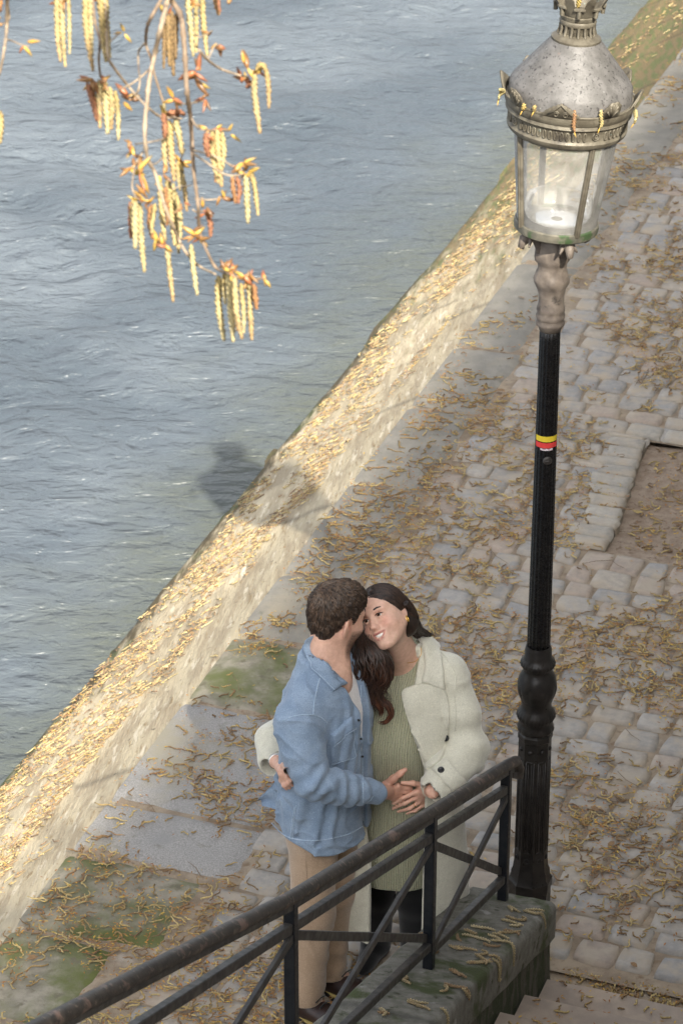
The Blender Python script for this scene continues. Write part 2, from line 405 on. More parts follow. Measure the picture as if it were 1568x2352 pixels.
def build_edge_slabs():
    rg = random.Random(9)
    groups = dict(granite=MB(), mossy=MB(), concrete=MB())
    L = [(6.4, 7.35, 'concrete'), (7.37, 8.05, 'concrete'), (8.07, 8.62, 'mossy'), (8.64, 9.17, 'mossy'), (9.19, 9.56, 'granite'), (9.58, 10.40, 'granite'), (10.42, 11.02, 'mossy'), (11.04, 11.62, 'concrete')]
    s = 11.64
    while s < 26:
        w = rg.uniform(.7, 1.3); L.append((s, s+w-.02, 'concrete')); s += w
    for (s0, s1, k) in L:
        inn = [e for e in EDGE if s0 <= e[0] <= s1]
        pi = min([e[1] for e in inn])-.012 if inn else -4.0
        if 9.1 < s0 < 10.3: pi = -3.76
        nu = max(8, int((s1-s0)/.05)); nv = 11; V = []; C = []
        for i in range(nu+1):
            for j in range(nv+1):
                a = s0+(s1-s0)*i/nu; f = j/nv
                edge_in = pi+0.045*pn(a*5, 2.2)+.02*pn(a*17, 4)
                pp = -4.455+(edge_in+4.455)*f
                z = 0.006+0.004*pn(a*3, pp*3, 2)+.003*pn(a*11, pp*11, 6)
                if k == 'mossy': z += .012*pn(a*4, pp*4, 8)-.006
                e = min(i, nu-i, nv-j)
                if e == 0: z -= .018
                if j == 0: z -= .012
                V.append(qp(a, pp, z+ground_wave(a, pp)*(f > .3)))
                t = .93+.12*pn(a*2.3, pp*2.3, 5); C.append((t, t, t))
        groups[k].add(V, [(i*(nv+1)+j, (i+1)*(nv+1)+j, (i+1)*(nv+1)+j+1, i*(nv+1)+j+1) for i in range(nu) for j in range(nv)], C)
    for k, b in groups.items(): tag(b.build('quay_edge_stones', M[k]), kind='structure')
build_edge_slabs()
def build_pit():
    s0, s1, p0, p1 = PIT[0], PIT[1], PIT[2], 0.3
    b = MB(); n1, n2 = 24, 50; V = []
    for i in range(n1+1):
        for j in range(n2+1):
            a = s0-.02+(s1-s0+.04)*i/n1; c = p0-.30+(p1-p0+.30)*j/n2
            V.append(qp(a, c, -0.040+.018*pn(a*2, c*2, 4)+.012*pn(a*9, c*9, 2)+(0.014*(1-(a-s0)/.35) if a < s0+.35 else 0)))
    b.add(V, [(i*(n2+1)+j, (i+1)*(n2+1)+j, (i+1)*(n2+1)+j+1, i*(n2+1)+j+1) for i in range(n1) for j in range(n2)])
    tag(b.build('earth_bed', M['earth']), kind='structure')
    # long border stones around the bed
    b = MB(); rg = random.Random(4); a = s0
    while a < s1:
        w = rg.uniform(.085, .125); e = min(a+w, s1)
        pe = p0-0.10*(a-s0)
        q = np.array([(a+.004, pe-rg.uniform(.16, .24)), (e-.004, pe-rg.uniform(.16, .24)), (e-.004, pe+rg.uniform(-.012, .012)), (a+.004, pe+rg.uniform(-.012, .012))])
        k = rg.uniform(.85, 1.15); stone_patch(b, q, .018, (.30*k, .285*k, .255*k), rnd=.06, seed=a)
        # dark side of the stone dropping into the bed
        c1, c2 = q[3], q[2]
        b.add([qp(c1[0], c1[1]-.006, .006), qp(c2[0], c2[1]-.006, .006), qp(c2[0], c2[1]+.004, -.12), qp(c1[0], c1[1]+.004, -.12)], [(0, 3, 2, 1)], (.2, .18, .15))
        a = e
    c = p0-.25
    while c < 0.2:
        w = rg.uniform(.18, .3)
        q = np.array([(s1+.01, c+.005), (s1+.13, c+.005), (s1+.13, c+w-.005), (s1+.01, c+w-.005)]); k = rg.uniform(.85, 1.15)
        stone_patch(b, q, .018, (.30*k, .285*k, .255*k), rnd=.06, seed=c); c += w
    tag(b.build('bed_kerb', M['cobble']), kind='structure')
build_pit()
# ---------------------------------------------------------------- stone steps
st = empty('stone_steps', qp(8.4, -1.5, 0), 'worn pinkish stone steps climbing beside the mossy wall', 'steps')
for k in range(14):
    s1 = 8.98-0.32*k-0.02; z = 0.155*(k+1)-.115
    b = MB(); n = 30; V = []
    for j in range(n+1):
        c = -2.372+(2.372+0.30)*j/n; e = .008*pn(c*4, k*3.3)+.004*pn(c*15, k)
        V += [qp(s1+e-.0, c, z-.20), qp(s1+e, c, z-.014), qp(s1+e-.012, c, z+.003*pn(c*7, k)), qp(s1-.345, c, z+.003*pn(c*6, k+2)), qp(s1-.345, c, z-.20)]
    b.add(V, [(j*5+i, j*5+i+1, (j+1)*5+i+1, (j+1)*5+i) for j in range(n) for i in range(4)])
    sharp(b.build('step', M['stair'], st), 50)
# ---------------------------------------------------------------- low wall beside the steps
WS, WE = 9.02, 3.2
def wz(s): return 0.345+0.355*(WS-s)
def build_wall():
    wt = empty('stair_wall', qp(7.5, -2.54, 0), 'low mossy stone wall sloping up beside the steps, strewn with catkins', 'wall')
    b = MB(); ss = np.arange(WS, WE, -.045); V = []; C = []
    pl, pr = -2.715, -2.375
    prof = [(pl-.01, -.30), (pl-.004, -.05), (pl, -.012), (pl+.015, .0)]+[(pl+.015+(pr-pl-.03)*i/9, .0) for i in range(1, 9)]+[(pr-.015, 0), (pr, -.012), (pr+.003, -.035), (pr+.004, -.16)]
    for i, a in enumerate(ss):
        for (c, dz) in prof:
            top = dz > -.02
            n1 = .008*pn(a*5, c*6, 2)+.004*pn(a*22, c*22, 5)
            aa = a+(.006*pn(c*9, dz*9, 3) if i == 0 else 0); cr = .010*pn(a*3.3, dz*4+c, 7)
            V.append(qp(aa, c+(cr if not top else cr*.6), wz(a)+dz+n1))
            jt = abs((a+.38) % 1.32-.66) > .65
            t = (.9+.25*pn(a*1.3, c*2, 9))*(.55 if jt else 1); C.append((t, t, t))
    m = len(prof); F = [(i*m+j, (i+1)*m+j, (i+1)*m+j+1, i*m+j+1) for i in range(len(ss)-1) for j in range(m-1)]
    F.append(tuple(range(0, m)))
    b.add(V, F, C); o = b.build('coping', M['wallstone'], wt); sharp(o, 60)
    # wall body below
    b = MB(); V = []; ss = np.arange(WS-.004, WE, -.06)
    pr2, pl2 = pr-.006, pl+.004
    for a in ss:
        for f in np.linspace(0, 1, 9):
            V.append(qp(a, pr2+.008*pn(a*6, f*5, 1)+.004*pn(a*25, f*18, 3), -.3+(wz(a)-.14+.3)*f))
        for f in np.linspace(1, 0, 9):
            V.append(qp(a, pl2, -.3+(wz(a)-.14+.3)*f))
    m = 18; F = [(i*m+j, (i+1)*m+j, (i+1)*m+j+1, i*m+j+1) for i in range(len(ss)-1) for j in range(m-1)]; F.append(tuple(range(m)))
    b.add(V, F); sharp(b.build('wall_face', M['sidestone'], wt), 60)
build_wall()
# ---------------------------------------------------------------- railing on the wall
RP = -2.555
def rpt(x, y): return at_p(x, y, RP)
def build_rail():
    rt = empty('stair_railing', qp(8.0, RP, wz(8.0)), 'black iron railing with crossed bars and a worn brown handrail', 'railing')
    posts = [(1163, 1757, 2062), (990, 1862, 2236), (667, 2062, None)]
    tops = []; bots = []
    for (x, yt, yb) in posts:
        t = rpt(x, yt); s = t@Q; tops.append(t); bots.append(np.array([t[0], t[1], wz(s)-.02]))
    # a fourth post closer to the camera, below the frame
    d = tops[2]-tops[1]; t4 = tops[2]+d*1.1; tops.append(t4); bots.append(np.array([t4[0], t4[1], wz(t4@Q)-.02]))
    for t, bt in zip(tops, bots):
        b = MB(); b.tube([bt, t], 0, rect=(.036, .036), upv=Q); sharp(b.build('post', M['iron'], rt), 40)
    # handrail: rounded heavy bar, hooked end at the lamp
    pts = [rpt(1186, 1786), rpt(1189, 1762), rpt(1183, 1748), rpt(1163, 1757), rpt(990, 1864), rpt(667, 2062), rpt(380, 2207), rpt(100, 2352)]
    d = pts[-1]-pts[-2]; pts.append(pts[-1]+d*2.2)
    fine = []
    for a, c in zip(pts[:-1], pts[1:]):
        k = max(1, int(np.linalg.norm(c-a)/.05)); fine += [a+(c-a)*i/k for i in range(k)]
    fine.append(pts[-1])
    b = MB(); b.tube(fine, .0235, n=14, ring=lambda i, k: (1.0+.03*pn(i*.7, k*.9))*(.88 if k in (5, 6, 7, 8, 9) else 1), upv=(0, 0, 1)); sharp(b.build('handrail', M['rail'], rt), 60)
    b = MB(); b.tube([q-np.array([0, 0, .027]) for q in fine[3:]], 0, rect=(.030, .022)); sharp(b.build('rail_strip', M['bar'], rt), 40)
    def seg(name, p1, p2, w=.012, h=.030, off=0.0, m='bar'):
        b = MB(); o = N*off; n = 10; b.tube([p1+o+(p2-p1)*i/n for i in range(n+1)], 0, rect=(w, h)); sharp(b.build(name, M[m], rt), 40)
    for i in range(3):
        a, c = tops[i], tops[i+1]; la, lc = bots[i], bots[i+1]
        za = a-np.array([0, 0, .105]); zc = c-np.array([0, 0, .105])
        ba = la+np.array([0, 0, .115]); bc = lc+np.array([0, 0, .09])
        e = (c-a)/np.linalg.norm(c-a)*.018
        seg('lower_rail', za+e, zc-e, .026, .034)
        seg('bottom_rail', ba+e, bc-e, .026, .032)
        z1 = np.array([0, 0, .035])
        seg('cross_bar', za-z1+e, bc+z1*.6-e, .014, .030, .007); seg('cross_bar', ba+z1+e, zc-z1-e, .014, .030, -.008)
build_rail()
# ---------------------------------------------------------------- upper quay behind and beside the photographer: its wall shades the lower quay
def build_upper():
    w = empty('quay_wall', qp(10, .6, 0), 'tall cut stone retaining wall of the upper quay', 'wall')
    b = MB()
    for (s0, s1) in ((-60, 4.0), (4.0, 90)):
        V = [qp(s0, .42, -.5), qp(s1, .42, -.5), qp(s1, .42, 6.36), qp(s0, .42, 6.36), qp(s0, 1.0, -.5), qp(s1, 1.0, -.5), qp(s1, 1.0, 6.36), qp(s0, 1.0, 6.36)]
        b.add(V, [(0, 1, 2, 3), (3, 2, 6, 7), (5, 4, 7, 6), (0, 3, 7, 4), (1, 5, 6, 2)])
    b.build('wall_block', M['quaywall'], w, smooth=False)
    b = MB(); b.add([qp(-60, .995, 5.36), qp(90, .995, 5.36), qp(90, 60, 5.36), qp(-60, 60, 5.36)], [(0, 1, 2, 3)]); tag(b.build('street', M['quaywall']), kind='structure')
build_upper()
def build_shade_block():  # unseen block added to stop the sun; height set by its shadow edge
    t = empty('shade_block', qp(10, 16, 5.36), 'unseen block added across the street to shade the lower quay', 'building')
    b = MB(); H = (16+4.47)*1.42
    V = [qp(s, p, z) for s in (-60, 90) for p in (16, 26) for z in (5.3, H)]
    b.add(V, [(0, 1, 3, 2), (4, 6, 7, 5), (0, 4, 5, 1), (2, 3, 7, 6), (1, 5, 7, 3)]); b.build('wall', M['quaywall'], t, smooth=False)
    for k in range(10):
        for f in range(6):
            b = MB(); b.box(qp(-13+k*3, 15.98, 8+f*3.4), (1.1, .06, 2.0), Matrix.Rotation(-QA+R(90), 4, 'Z')); b.build('window', M['iron'], t, smooth=False)
build_shade_block()
def build_tree(s, p, h, seed, label):
    rg = random.Random(seed)
    t = empty('poplar_tree', qp(s, p, 5.36), label, 'tree'); base = qp(s, p, 5.36)
    tr = MB(); cr = MB()
    tr.tube([base, base+np.array([.05, .1, h*.25]), base+np.array([0, .2, h*.5])], [.2, .17, .13], 9)
    for k in range(9):
        a = k*2.4+rg.uniform(-.3, .3); z0 = h*rg.uniform(.24, .5); L = rg.uniform(1.6, 3.0)
        p0 = base+np.array([0, .1, z0]); d = np.array([math.cos(a), math.sin(a), rg.uniform(.30, .9)])
        pts = [p0+d*L*f+np.array([0, 0, -.15*f*f*L]) for f in (0, .35, .7, 1)]; tr.tube(pts, [.07, .05, .03, .012], 6)
        for q in range(8):
            f = rg.uniform(.3, 1); o = p0+d*L*f; e = np.array([rg.gauss(0, 1), rg.gauss(0, 1), rg.gauss(0, .7)]); e /= np.linalg.norm(e)
            l2 = rg.uniform(.4, 1.0); tr.tube([o, o+e*l2*.5, o+e*l2+np.array([0, 0, -.1])], [.018, .012, .005], 4)
            for z in range(6):
                c = o+e*l2*rg.uniform(.2, 1.15)+np.array([rg.gauss(0, .13), rg.gauss(0, .13), rg.gauss(0, .13)])
                u = np.array([rg.gauss(0, 1) for _ in range(3)]); v = np.array([rg.gauss(0, 1) for _ in range(3)]); u *= .05/np.linalg.norm(u); v *= .035/np.linalg.norm(v)
                cr.add([c-u, c+v, c+u, c-v], [(0, 1, 2, 3)])
    tr.build('trunk', M['bark'], t); cr.build('crown', M['foliage'], t)
build_tree(-2.6, 1.9, 10, 5, 'poplar tree in early leaf standing on the upper quay')
# ---------------------------------------------------------------- street lamp
def verdigris(name, a, b, extra=None, rough=.55, metal=.25):
    return mat(name, a, b, 22, rough, 140, .5, .002, metal=metal, spots=extra, rvar=.12)
M['bronze'] = verdigris('weathered_bronze', (0.095, 0.082, 0.060), (0.155, 0.138, 0.104), [((.05, .042, .032), 18, .56, .68), ((.24, .29, .25), 36, .66, .74)])
M['zinc'] = verdigris('spotted_zinc_roof', (0.088, 0.084, 0.080), (0.128, 0.122, 0.118), [((.034, .031, .031), 105, .575, .63), ((.24, .13, .085), 9, .62, .74), ((.30, .31, .30), 70, .69, .73)], rough=.55, metal=.0)
M['capital'] = verdigris('dusty_brown_iron', (0.120, 0.098, 0.082), (0.20, 0.165, 0.135), [((.04, .034, .03), 12, .58, .70)], rough=.6, metal=.1)
M['green_iron'] = verdigris('green_stained_rim', (0.10, 0.095, 0.075), (0.17, 0.155, 0.12), [((.05, .085, .035), 8, .55, .62)])
M['blackpole'] = mat('glossy_black_pole', (0.004, 0.004, 0.005), (0.008, 0.0075, 0.0075), 40, .28, 90, .3, .0015, spots=[((.035, .028, .02), 30, .68, .74)], rvar=.1, spec=.35)
M['basebrown'] = mat('brown_black_iron', (0.012, 0.0105, 0.010), (0.022, 0.019, 0.017), 30, .36, 110, .35, .0015, rvar=.1, spec=.35)
M['yellow'] = mat('yellow_stripe', (0.70, 0.52, 0.03)); M['red'] = mat('red_stripe', (0.66, 0.045, 0.04)); M['white'] = mat('torn_paper', (.75, .72, .72), (.45, .25, .3), 160)
M['disc'] = mat('steel_disc', (.10, .09, .085), (.06, .055, .05), 50, .35, metal=.6)
def glass_mat():
    m, nt, bs = new_mat('dusty_lantern_glass')
    vec = coords(nt, (1, 1, 1)); out = nt.nodes['Material Output']
    bs.inputs['Base Color'].default_value = (.66, .64, .60, 1); bs.inputs['Roughness'].default_value = .7
    tr = nt.nodes.new('ShaderNodeBsdfTransparent'); tr.inputs[0].default_value = (.93, .94, .95, 1)
    gl = nt.nodes.new('ShaderNodeBsdfGlossy'); gl.inputs['Roughness'].default_value = .09; gl.inputs[0].default_value = (.9, .9, .9, 1)
    fr = nt.nodes.new('ShaderNodeLayerWeight'); fr.inputs[0].default_value = .22
    m1 = nt.nodes.new('ShaderNodeMixShader'); nt.links.new(fr.outputs['Fresnel'], m1.inputs[0]); nt.links.new(tr.outputs[0], m1.inputs[1]); nt.links.new(gl.outputs[0], m1.inputs[2])
    m2 = nt.nodes.new('ShaderNodeMixShader')
    mr = nt.nodes.new('ShaderNodeMapRange'); nt.links.new(noise(nt, vec, 7, 6, .65), mr.inputs[0]); mr.inputs[1].default_value = .35; mr.inputs[2].default_value = .75; mr.inputs[3].default_value = .13; mr.inputs[4].default_value = .38
    nt.links.new(mr.outputs[0], m2.inputs[0]); nt.links.new(m1.outputs[0], m2.inputs[1]); nt.links.new(bs.outputs[0], m2.inputs[2])
    nt.links.new(m2.outputs[0], out.inputs[0]); return m
M['glass'] = glass_mat()
LX = np.array([0.7428, 9.7374, 0.0])
def build_lamp():
    lt = empty('street_lamp', LX, 'old cast iron street lamp with a round glass lantern and fluted black pole', 'street lamp')
    ax = math.atan2(-N[1], -N[0])
    # octagonal pedestal
    b = MB(); a0 = R(22.5)+QA*-1
    prof = [(.083, -.02), (.083, .10), (.088, .115), (.088, .15), (.078, .165), (.076, .19), (.070, .205), (.068, .225), (.066, .24), (.0635, .80), (.067, .805), (.067, .825), (.060, .835)]
    b.lathe(prof, 8, LX, a0=a0)
    o = sharp(b.build('pedestal', M['basebrown'], lt), 30)
    # recessed looking panels: raised frames + boss on four faces
    for k in range(8):
        a = a0+R(22.5)+k*R(45); d = np.array([math.cos(a), math.sin(a), 0]); t = np.array([-d[1], d[0], 0]); w = .015 if k % 1 == 0 else .01
        b = MB(); r0 = .0595
        for sx in (-1, 1):
            b.tube([LX+d*(r0+.001)+t*sx*w+np.array([0, 0, .30]), LX+d*(r0-.001)+t*sx*w+np.array([0, 0, .72])], 0.0032, 6)
            b.tube([LX+d*(r0+.001)+t*sx*w*.45+np.array([0, 0, .31]), LX+d*(r0-.001)+t*sx*w*.45+np.array([0, 0, .71])], 0.002, 6)
        b.tube([LX+d*r0+t*-w+np.array([0, 0, .72]), LX+d*r0+t*w+np.array([0, 0, .72])], .0032, 6)
        b.tube([LX+d*r0+t*-w+np.array([0, 0, .30]), LX+d*r0+t*w+np.array([0, 0, .30])], .0032, 6)
        b.lathe([(.0001, .008), (.006, .007), (.009, .003), (.010, 0)], 10, (0, 0, 0))
        n0 = len(b.v)-40
        rot = Matrix.Rotation(a, 4, 'Z') @ Matrix.Rotation(R(90), 4, 'Y')
        for i in range(n0, len(b.v)):
            v = rot @ Vector(b.v[i]); b.v[i] = (v.x+LX[0]+d[0]*.058, v.y+LX[1]+d[1]*.058, v.z+.765)
        # small ring near the foot
        ring = [LX+d*.0625+t*.010*math.cos(q)+np.array([0, 0, .262+.010*math.sin(q)]) for q in np.linspace(0, 6.2832, 13)]
        b.tube(ring, .0022, 5, cap=False)
        b.build('panel', M['basebrown'], lt)
    # turned mouldings between pedestal and pole
    b = MB()
    def mould(a, i, r, z):
        if i in bead: return r*(1+.045*math.cos(a*26))
        if i in leaf: return r*(1+.05*abs(math.sin(a*6)))
        return r
    prof = [(.058, .835), (.0655, .84), (.069, .852), (.066, .868), (.064, .88), (.070, .893), (.0735, .907), (.071, .922), (.062, .935), (.057, .95), (.0585, .965), (.064, .985), (.069, 1.005), (.0735, 1.03), (.0745, 1.05), (.071, 1.07), (.064, 1.088), (.056, 1.10), (.054, 1.112), (.060, 1.122), (.066, 1.135), (.064, 1.148), (.056, 1.156), (.052, 1.17), (.0505, 1.20), (.046, 1.215)]
    bead = (6, 20); leaf = (1, 2, 12, 13)
    b.lathe(prof, 96, LX, mould); sharp(b.build('mouldings', M['basebrown'], lt), 50)
    # fluted pole
    b = MB()
    def flute(a, i, r, z): return r*(1-.06*abs(math.cos(a*8))**3)
    prof = [(.0445-.0070*(i/24), 1.20+(2.545-1.20)*i/24) for i in range(25)]
    b.lathe(prof, 128, LX, flute); b.build('pole', M['blackpole'], lt)
    # sticker: yellow and red bands wrapping the front of the pole, and a torn white strip
    def band(name, z0, z1, mm, a1, a2, par, r=.0406):
        b = MB(); V = []; n = 24
        fa = math.atan2(-LX[1], -LX[0])
        for i in range(n+1):
            a = fa+R(a1)+(R(a2)-R(a1))*i/n
            for z in (z0, z1): V.append((LX[0]+r*math.cos(a), LX[1]+r*math.sin(a), z))
        b.add(V, [(2*i, 2*i+2, 2*i+3, 2*i+1) for i in range(n)]); return b.build(name, M[mm], par)
    sk = empty('sticker', LX+np.array([0, 0, 2.1]), None, None); sk.parent = lt; sk.location = (0, 0, 2.1)
    band('yellow_stripe', 2.094, 2.116, 'yellow', -62, 72, sk); band('red_stripe', 2.069, 2.090, 'red', -62, 72, sk); band('torn_strip', 2.059, 2.067, 'white', -30, 38, sk)
    b = MB(); fa = math.atan2(-LX[1], -LX[0])+R(12)
    b.lathe([(.0001, .007), (.013, .006), (.0165, .003), (.0172, -.006)], 24); b.box((0, 0, .007), (.003, .022, .003))
    rot = Matrix.Translation((LX[0]+.0385*math.cos(fa), LX[1]+.0385*math.sin(fa), 2.018)) @ Matrix.Rotation(fa, 4, 'Z') @ Matrix.Rotation(R(90), 4, 'Y')
    b.build('lock_disc', M['disc'], lt, xf=rot)
    # capital: rings, lumpy leaf bulge, cup
    b = MB()
    prof = [(.039, 2.525), (.043, 2.54), (.051, 2.548), (.052, 2.558), (.046, 2.566), (.051, 2.574), (.0525, 2.585), (.046, 2.595), (.051, 2.603), (.050, 2.615), (.045, 2.63), (.0445, 2.66), (.047, 2.685), (.053, 2.70), (.058, 2.712), (.060, 2.726), (.056, 2.738), (.054, 2.748), (.051, 2.765), (.052, 2.785), (.058, 2.798), (.060, 2.812), (.058, 2.835), (.056, 2.86), (.050, 2.89)]
    def lump(a, i, r, z):
        if 11 <= i <= 17: return r*(1+.09*pn(math.cos(a)*2.6, math.sin(a)*2.6, z*34)+.09*max(0, math.sin(a*4+z*40)))
        if i >= 20: return r*(1+.10*max(0, math.sin(a*4+1)))
        return r*(1+.02*pn(math.cos(a)*3, math.sin(a)*3, z*40))
    b.lathe(prof, 64, LX, lump); b.build('capital', M['capital'], lt)
    # ------ lantern (leans a little to the right)
    ln = empty('lantern', LX+np.array([0, 0, 2.86]), None, None); ln.parent = lt; ln.location = (0, 0, 2.86)
    O = LX+np.array([0, 0, 2.80]); tilt = Matrix.Translation(Vector(O)) @ Matrix.Rotation(R(3.7), 4, 'Y') @ Matrix.Translation(-Vector(O))
    fa = math.atan2(-LX[1], -LX[0])       # towards the photographer
    def B(name, b, m, ang=None):
        b.v = [(x, y, float(np.interp(z, [2.80, 2.87, 3.232, 3.352, 3.412, 3.588, 3.69, 3.82], [2.815, 2.905, 3.288, 3.400, 3.466, 3.618, 3.703, 3.815]))) for x, y, z in b.v]
        o = b.build(name, M[m], ln, xf=tilt)
        if ang: sharp(o, ang)
        return o
    # claws and pipes below
    for k in range(4):
        a = fa+R(-58+90*k)+R(-6); d = np.array([math.cos(a), math.sin(a), 0]); b = MB(); t = np.array([-d[1], d[0], 0])
        P = [(.045, 2.80), (.062, 2.835), (.080, 2.862), (.103, 2.868), (.122, 2.855), (.128, 2.835), (.118, 2.828)]
        b.tube([LX+d*r+np.array([0, 0, z]) for r, z in P], [.016, .014, .013, .016, .018, .012, .004], 8, ring=lambda i, k: 1+.25*pn(i*1.3, k*1.1, a))
        for sx in (-1, 1):
            b.tube([LX+d*.085+np.array([0, 0, 2.86]), LX+d*.105+t*sx*.02+np.array([0, 0, 2.858]), LX+d*.115+t*sx*.034+np.array([0, 0, 2.842])], [.010, .009, .003], 6)
        B('claw', b, 'capital')
    b = MB()
    for k in range(3):
        a = fa+R(-40+50*k); d = np.array([math.cos(a), math.sin(a), 0]); b.tube([LX+d*.03+np.array([0, 0, 2.80]), LX+d*.034+np.array([0, 0, 2.85]), LX+d*.06+np.array([0, 0, 2.885])], [.014, .012, .016], 10)
    B('pipes', b, 'blackpole')
    # bottom rim
    b = MB(); b.lathe([(.030, 2.868), (.10, 2.872), (.140, 2.878), (.1475, 2.884), (.1495, 2.897), (.1485, 2.909), (.143, 2.913), (.138, 2.910), (.130, 2.902), (.02, 2.900)], 72, LX); B('bottom_rim', b, 'green_iron', 40)
    # glass, one conical pane all round, plus a clear bowl standing on the floor
    b = MB(); b.lathe([(.1405, 2.908), (.160, 3.06), (.182, 3.232)], 96, LX, cap=False); B('glass', b, 'glass')
    b = MB(); b.lathe([(.02, 2.915), (.095, 2.917), (.112, 2.925), (.118, 2.945), (.119, 2.985), (.117, 2.988)], 64, LX, cap=False); B('glass_bowl', b, 'glass')
    for k in range(4):
        a = fa+R(-58+87.5*k+ (0 if k else 0)); d = np.array([math.cos(a), math.sin(a), 0]); b = MB()
        b.tube([LX+d*.1435+np.array([0, 0, 2.905]), LX+d*.1625+np.array([0, 0, 3.06]), LX+d*.185+np.array([0, 0, 3.235])], 0, rect=(.020, .014), upv=d)
        b.tube([LX+d*.151+np.array([0, 0, 2.905]), LX+d*.170+np.array([0, 0, 3.06]), LX+d*.1925+np.array([0, 0, 3.235])], .005, 6)
        B('frame_bar', b, 'bronze', 50)
    # frieze with upright ovals and rosettes
    b = MB(); b.lathe([(.168, 3.226), (.184, 3.222), (.197, 3.230), (.206, 3.240), (.209, 3.252), (.205, 3.258), (.202, 3.264), (.2055, 3.30), (.210, 3.306), (.218, 3.312), (.2145, 3.324), (.2195, 3.330), (.2245, 3.346), (.2245, 3.358), (.217, 3.362), (.200, 3.362)], 96, LX); B('frieze', b, 'bronze', 40)
    b = MB()
    for k in range(64):
        a = fa+R(-90)+2*math.pi*k/64; d = np.array([math.cos(a), math.sin(a), 0]); t = np.array([-d[1], d[0], 0])
        if k % 16 in (5,):
            for rr in (.013, .006): b.tube([LX+d*.2055+t*rr*math.cos(q)+np.array([0, 0, 3.283+rr*math.sin(q)]) for q in np.linspace(0, 6.2832, 13)], .0025, 6, cap=False)
        elif k % 16 in (4, 6): continue
        else:
            pts = [LX+d*.2050+t*.0052*math.cos(q)+np.array([0, 0, 3.282+.016*math.sin(q)]) for q in np.linspace(0, 6.2832, 13)]
            b.tube(pts, .0030, 5, cap=False)
    B('oval_relief', b, 'bronze')
    # openwork gallery of palmettes standing round the roof edge
    b = MB(); n = 288
    def gh(a):
        u = (a/(2*math.pi)*8) % 1.0; k = int(a/(2*math.pi)*8) % 2
        x = abs(u-.5)*2
        if k == 0: return .014+.044*max(0, 1-x*1.45)**.75+.004*abs(math.sin(u*40))*(x < .75)
        return .013+.050*max(0, (1-(x*2.4)**2))**.5+.005*abs(math.sin(u*26))*(x < .41)
    V = []
    for i in range(n):
        a = 2*math.pi*i/n; aa = a+fa+R(-30); h = gh(a); d = np.array([math.cos(aa), math.sin(aa), 0])
        for (f, o) in ((0, 0), (.5, 0), (1, 0), (1, .006), (.5, .006), (0, .006)):
            r = .2225+h*.42*f-o; V.append(LX+d*r+np.array([0, 0, 3.352+h*f]))
    F = [(i*6+j, ((i+1) % n)*6+j, ((i+1) % n)*6+(j+1) % 6, i*6+(j+1) % 6) for i in range(n) for j in range(6)]
    b.add(V, F)
    for k in range(8):
        ac = (k+.5)/8*2*math.pi; 
        def pt(da, h): aa = ac+da+fa+R(-30); d = np.array([math.cos(aa), math.sin(aa), 0]); return LX+d*(.2235+h*.42)+np.array([0, 0, 3.352+h])
        if k % 2 == 0:
            for sx in (-1, 1): b.tube([pt(sx*.07+.045*math.cos(q)*f, .020+.012*math.sin(q)*f) for q, f in zip(np.linspace(0, 9.5, 18), np.linspace(1, .35, 18))], .0028, 5)
            b.tube([pt(-.20, .014), pt(-.10, .032), pt(0, .056), pt(.10, .032), pt(.2, .014)], .0032, 6)
        else:
            for q in (-60, -36, -12, 12, 36, 60): b.tube([pt(0, .006), pt(.11*math.sin(R(q))*1.0, .008+.05*math.cos(R(q)))], [.0018, .0046], 6)
    B('gallery', b, 'bronze')
    # roof cone
    b = MB(); prof = [(.2135, 3.352), (.2115, 3.40), (.205, 3.412)]+[(.205-(.205-.082)*f, 3.412+(3.588-3.412)*f) for f in np.linspace(.1, 1, 9)]
    b.lathe(prof, 96, LX); B('roof', b, 'zinc', 50)
    # vent throat with slots, flange, crown
    b = MB(); b.lathe([(.081, 3.578), (.0855, 3.583), (.085, 3.592), (.070, 3.604), (.062, 3.612)], 64, LX)
    b.lathe([(.050, 3.606), (.052, 3.650), (.057, 3.656)], 48, LX, col=(.3, .3, .3))
    for k in range(16):
        a = 2*math.pi*k/16; d = np.array([math.cos(a), math.sin(a), 0]); b.tube([LX+d*.064+np.array([0, 0, 3.608]), LX+d*.058+np.array([0, 0, 3.63]), LX+d*.058+np.array([0, 0, 3.65])], .0055, 6)
    b.lathe([(.052, 3.646), (.061, 3.650), (.064, 3.662), (.060, 3.670), (.064, 3.680), (.0655, 3.690), (.0625, 3.694), (.05, 3.694)], 64, LX)
    B('vent', b, 'bronze', 50)
    b = MB(); V = []; n = 192
    def ch(a):
        u = (a/(2*math.pi)*8) % 1.0; x = abs(u-.5)*2
        return .040+(.066*(1-x*.9) if x < .42 else .0)+(.012 if .42 <= x < .55 else 0)
    for i in range(n):
        a = 2*math.pi*i/n; h = ch(a); d = np.array([math.cos(a+fa), math.sin(a+fa), 0])
        for (f, o) in ((0, 0), (.4, 0), (1, 0), (1, .005), (.4, .005), (0, .005)): V.append(LX+d*(.0625+h*f*.46-o)+np.array([0, 0, 3.692+h*f]))
    b.add(V, [(i*6+j, ((i+1) % n)*6+j, ((i+1) % n)*6+(j+1) % 6, i*6+(j+1) % 6) for i in range(n) for j in range(6)])
    for k in range(8):
        a = 2*math.pi*(k)/8; d = np.array([math.cos(a+fa), math.sin(a+fa), 0]); b.tube([LX+d*.079+np.array([0, 0, 3.70]), LX+d*.083+np.array([0, 0, 3.735])], [.008, .006], 6)
        b.tube([LX+np.array([math.cos(a+fa+q), math.sin(a+fa+q), 0])*.085+np.array([0, 0, 3.735]) for q in np.linspace(-.22, .22, 5)], .006, 6)
    B('crown', b, 'bronze', 50)
    return tilt
LTILT = build_lamp()
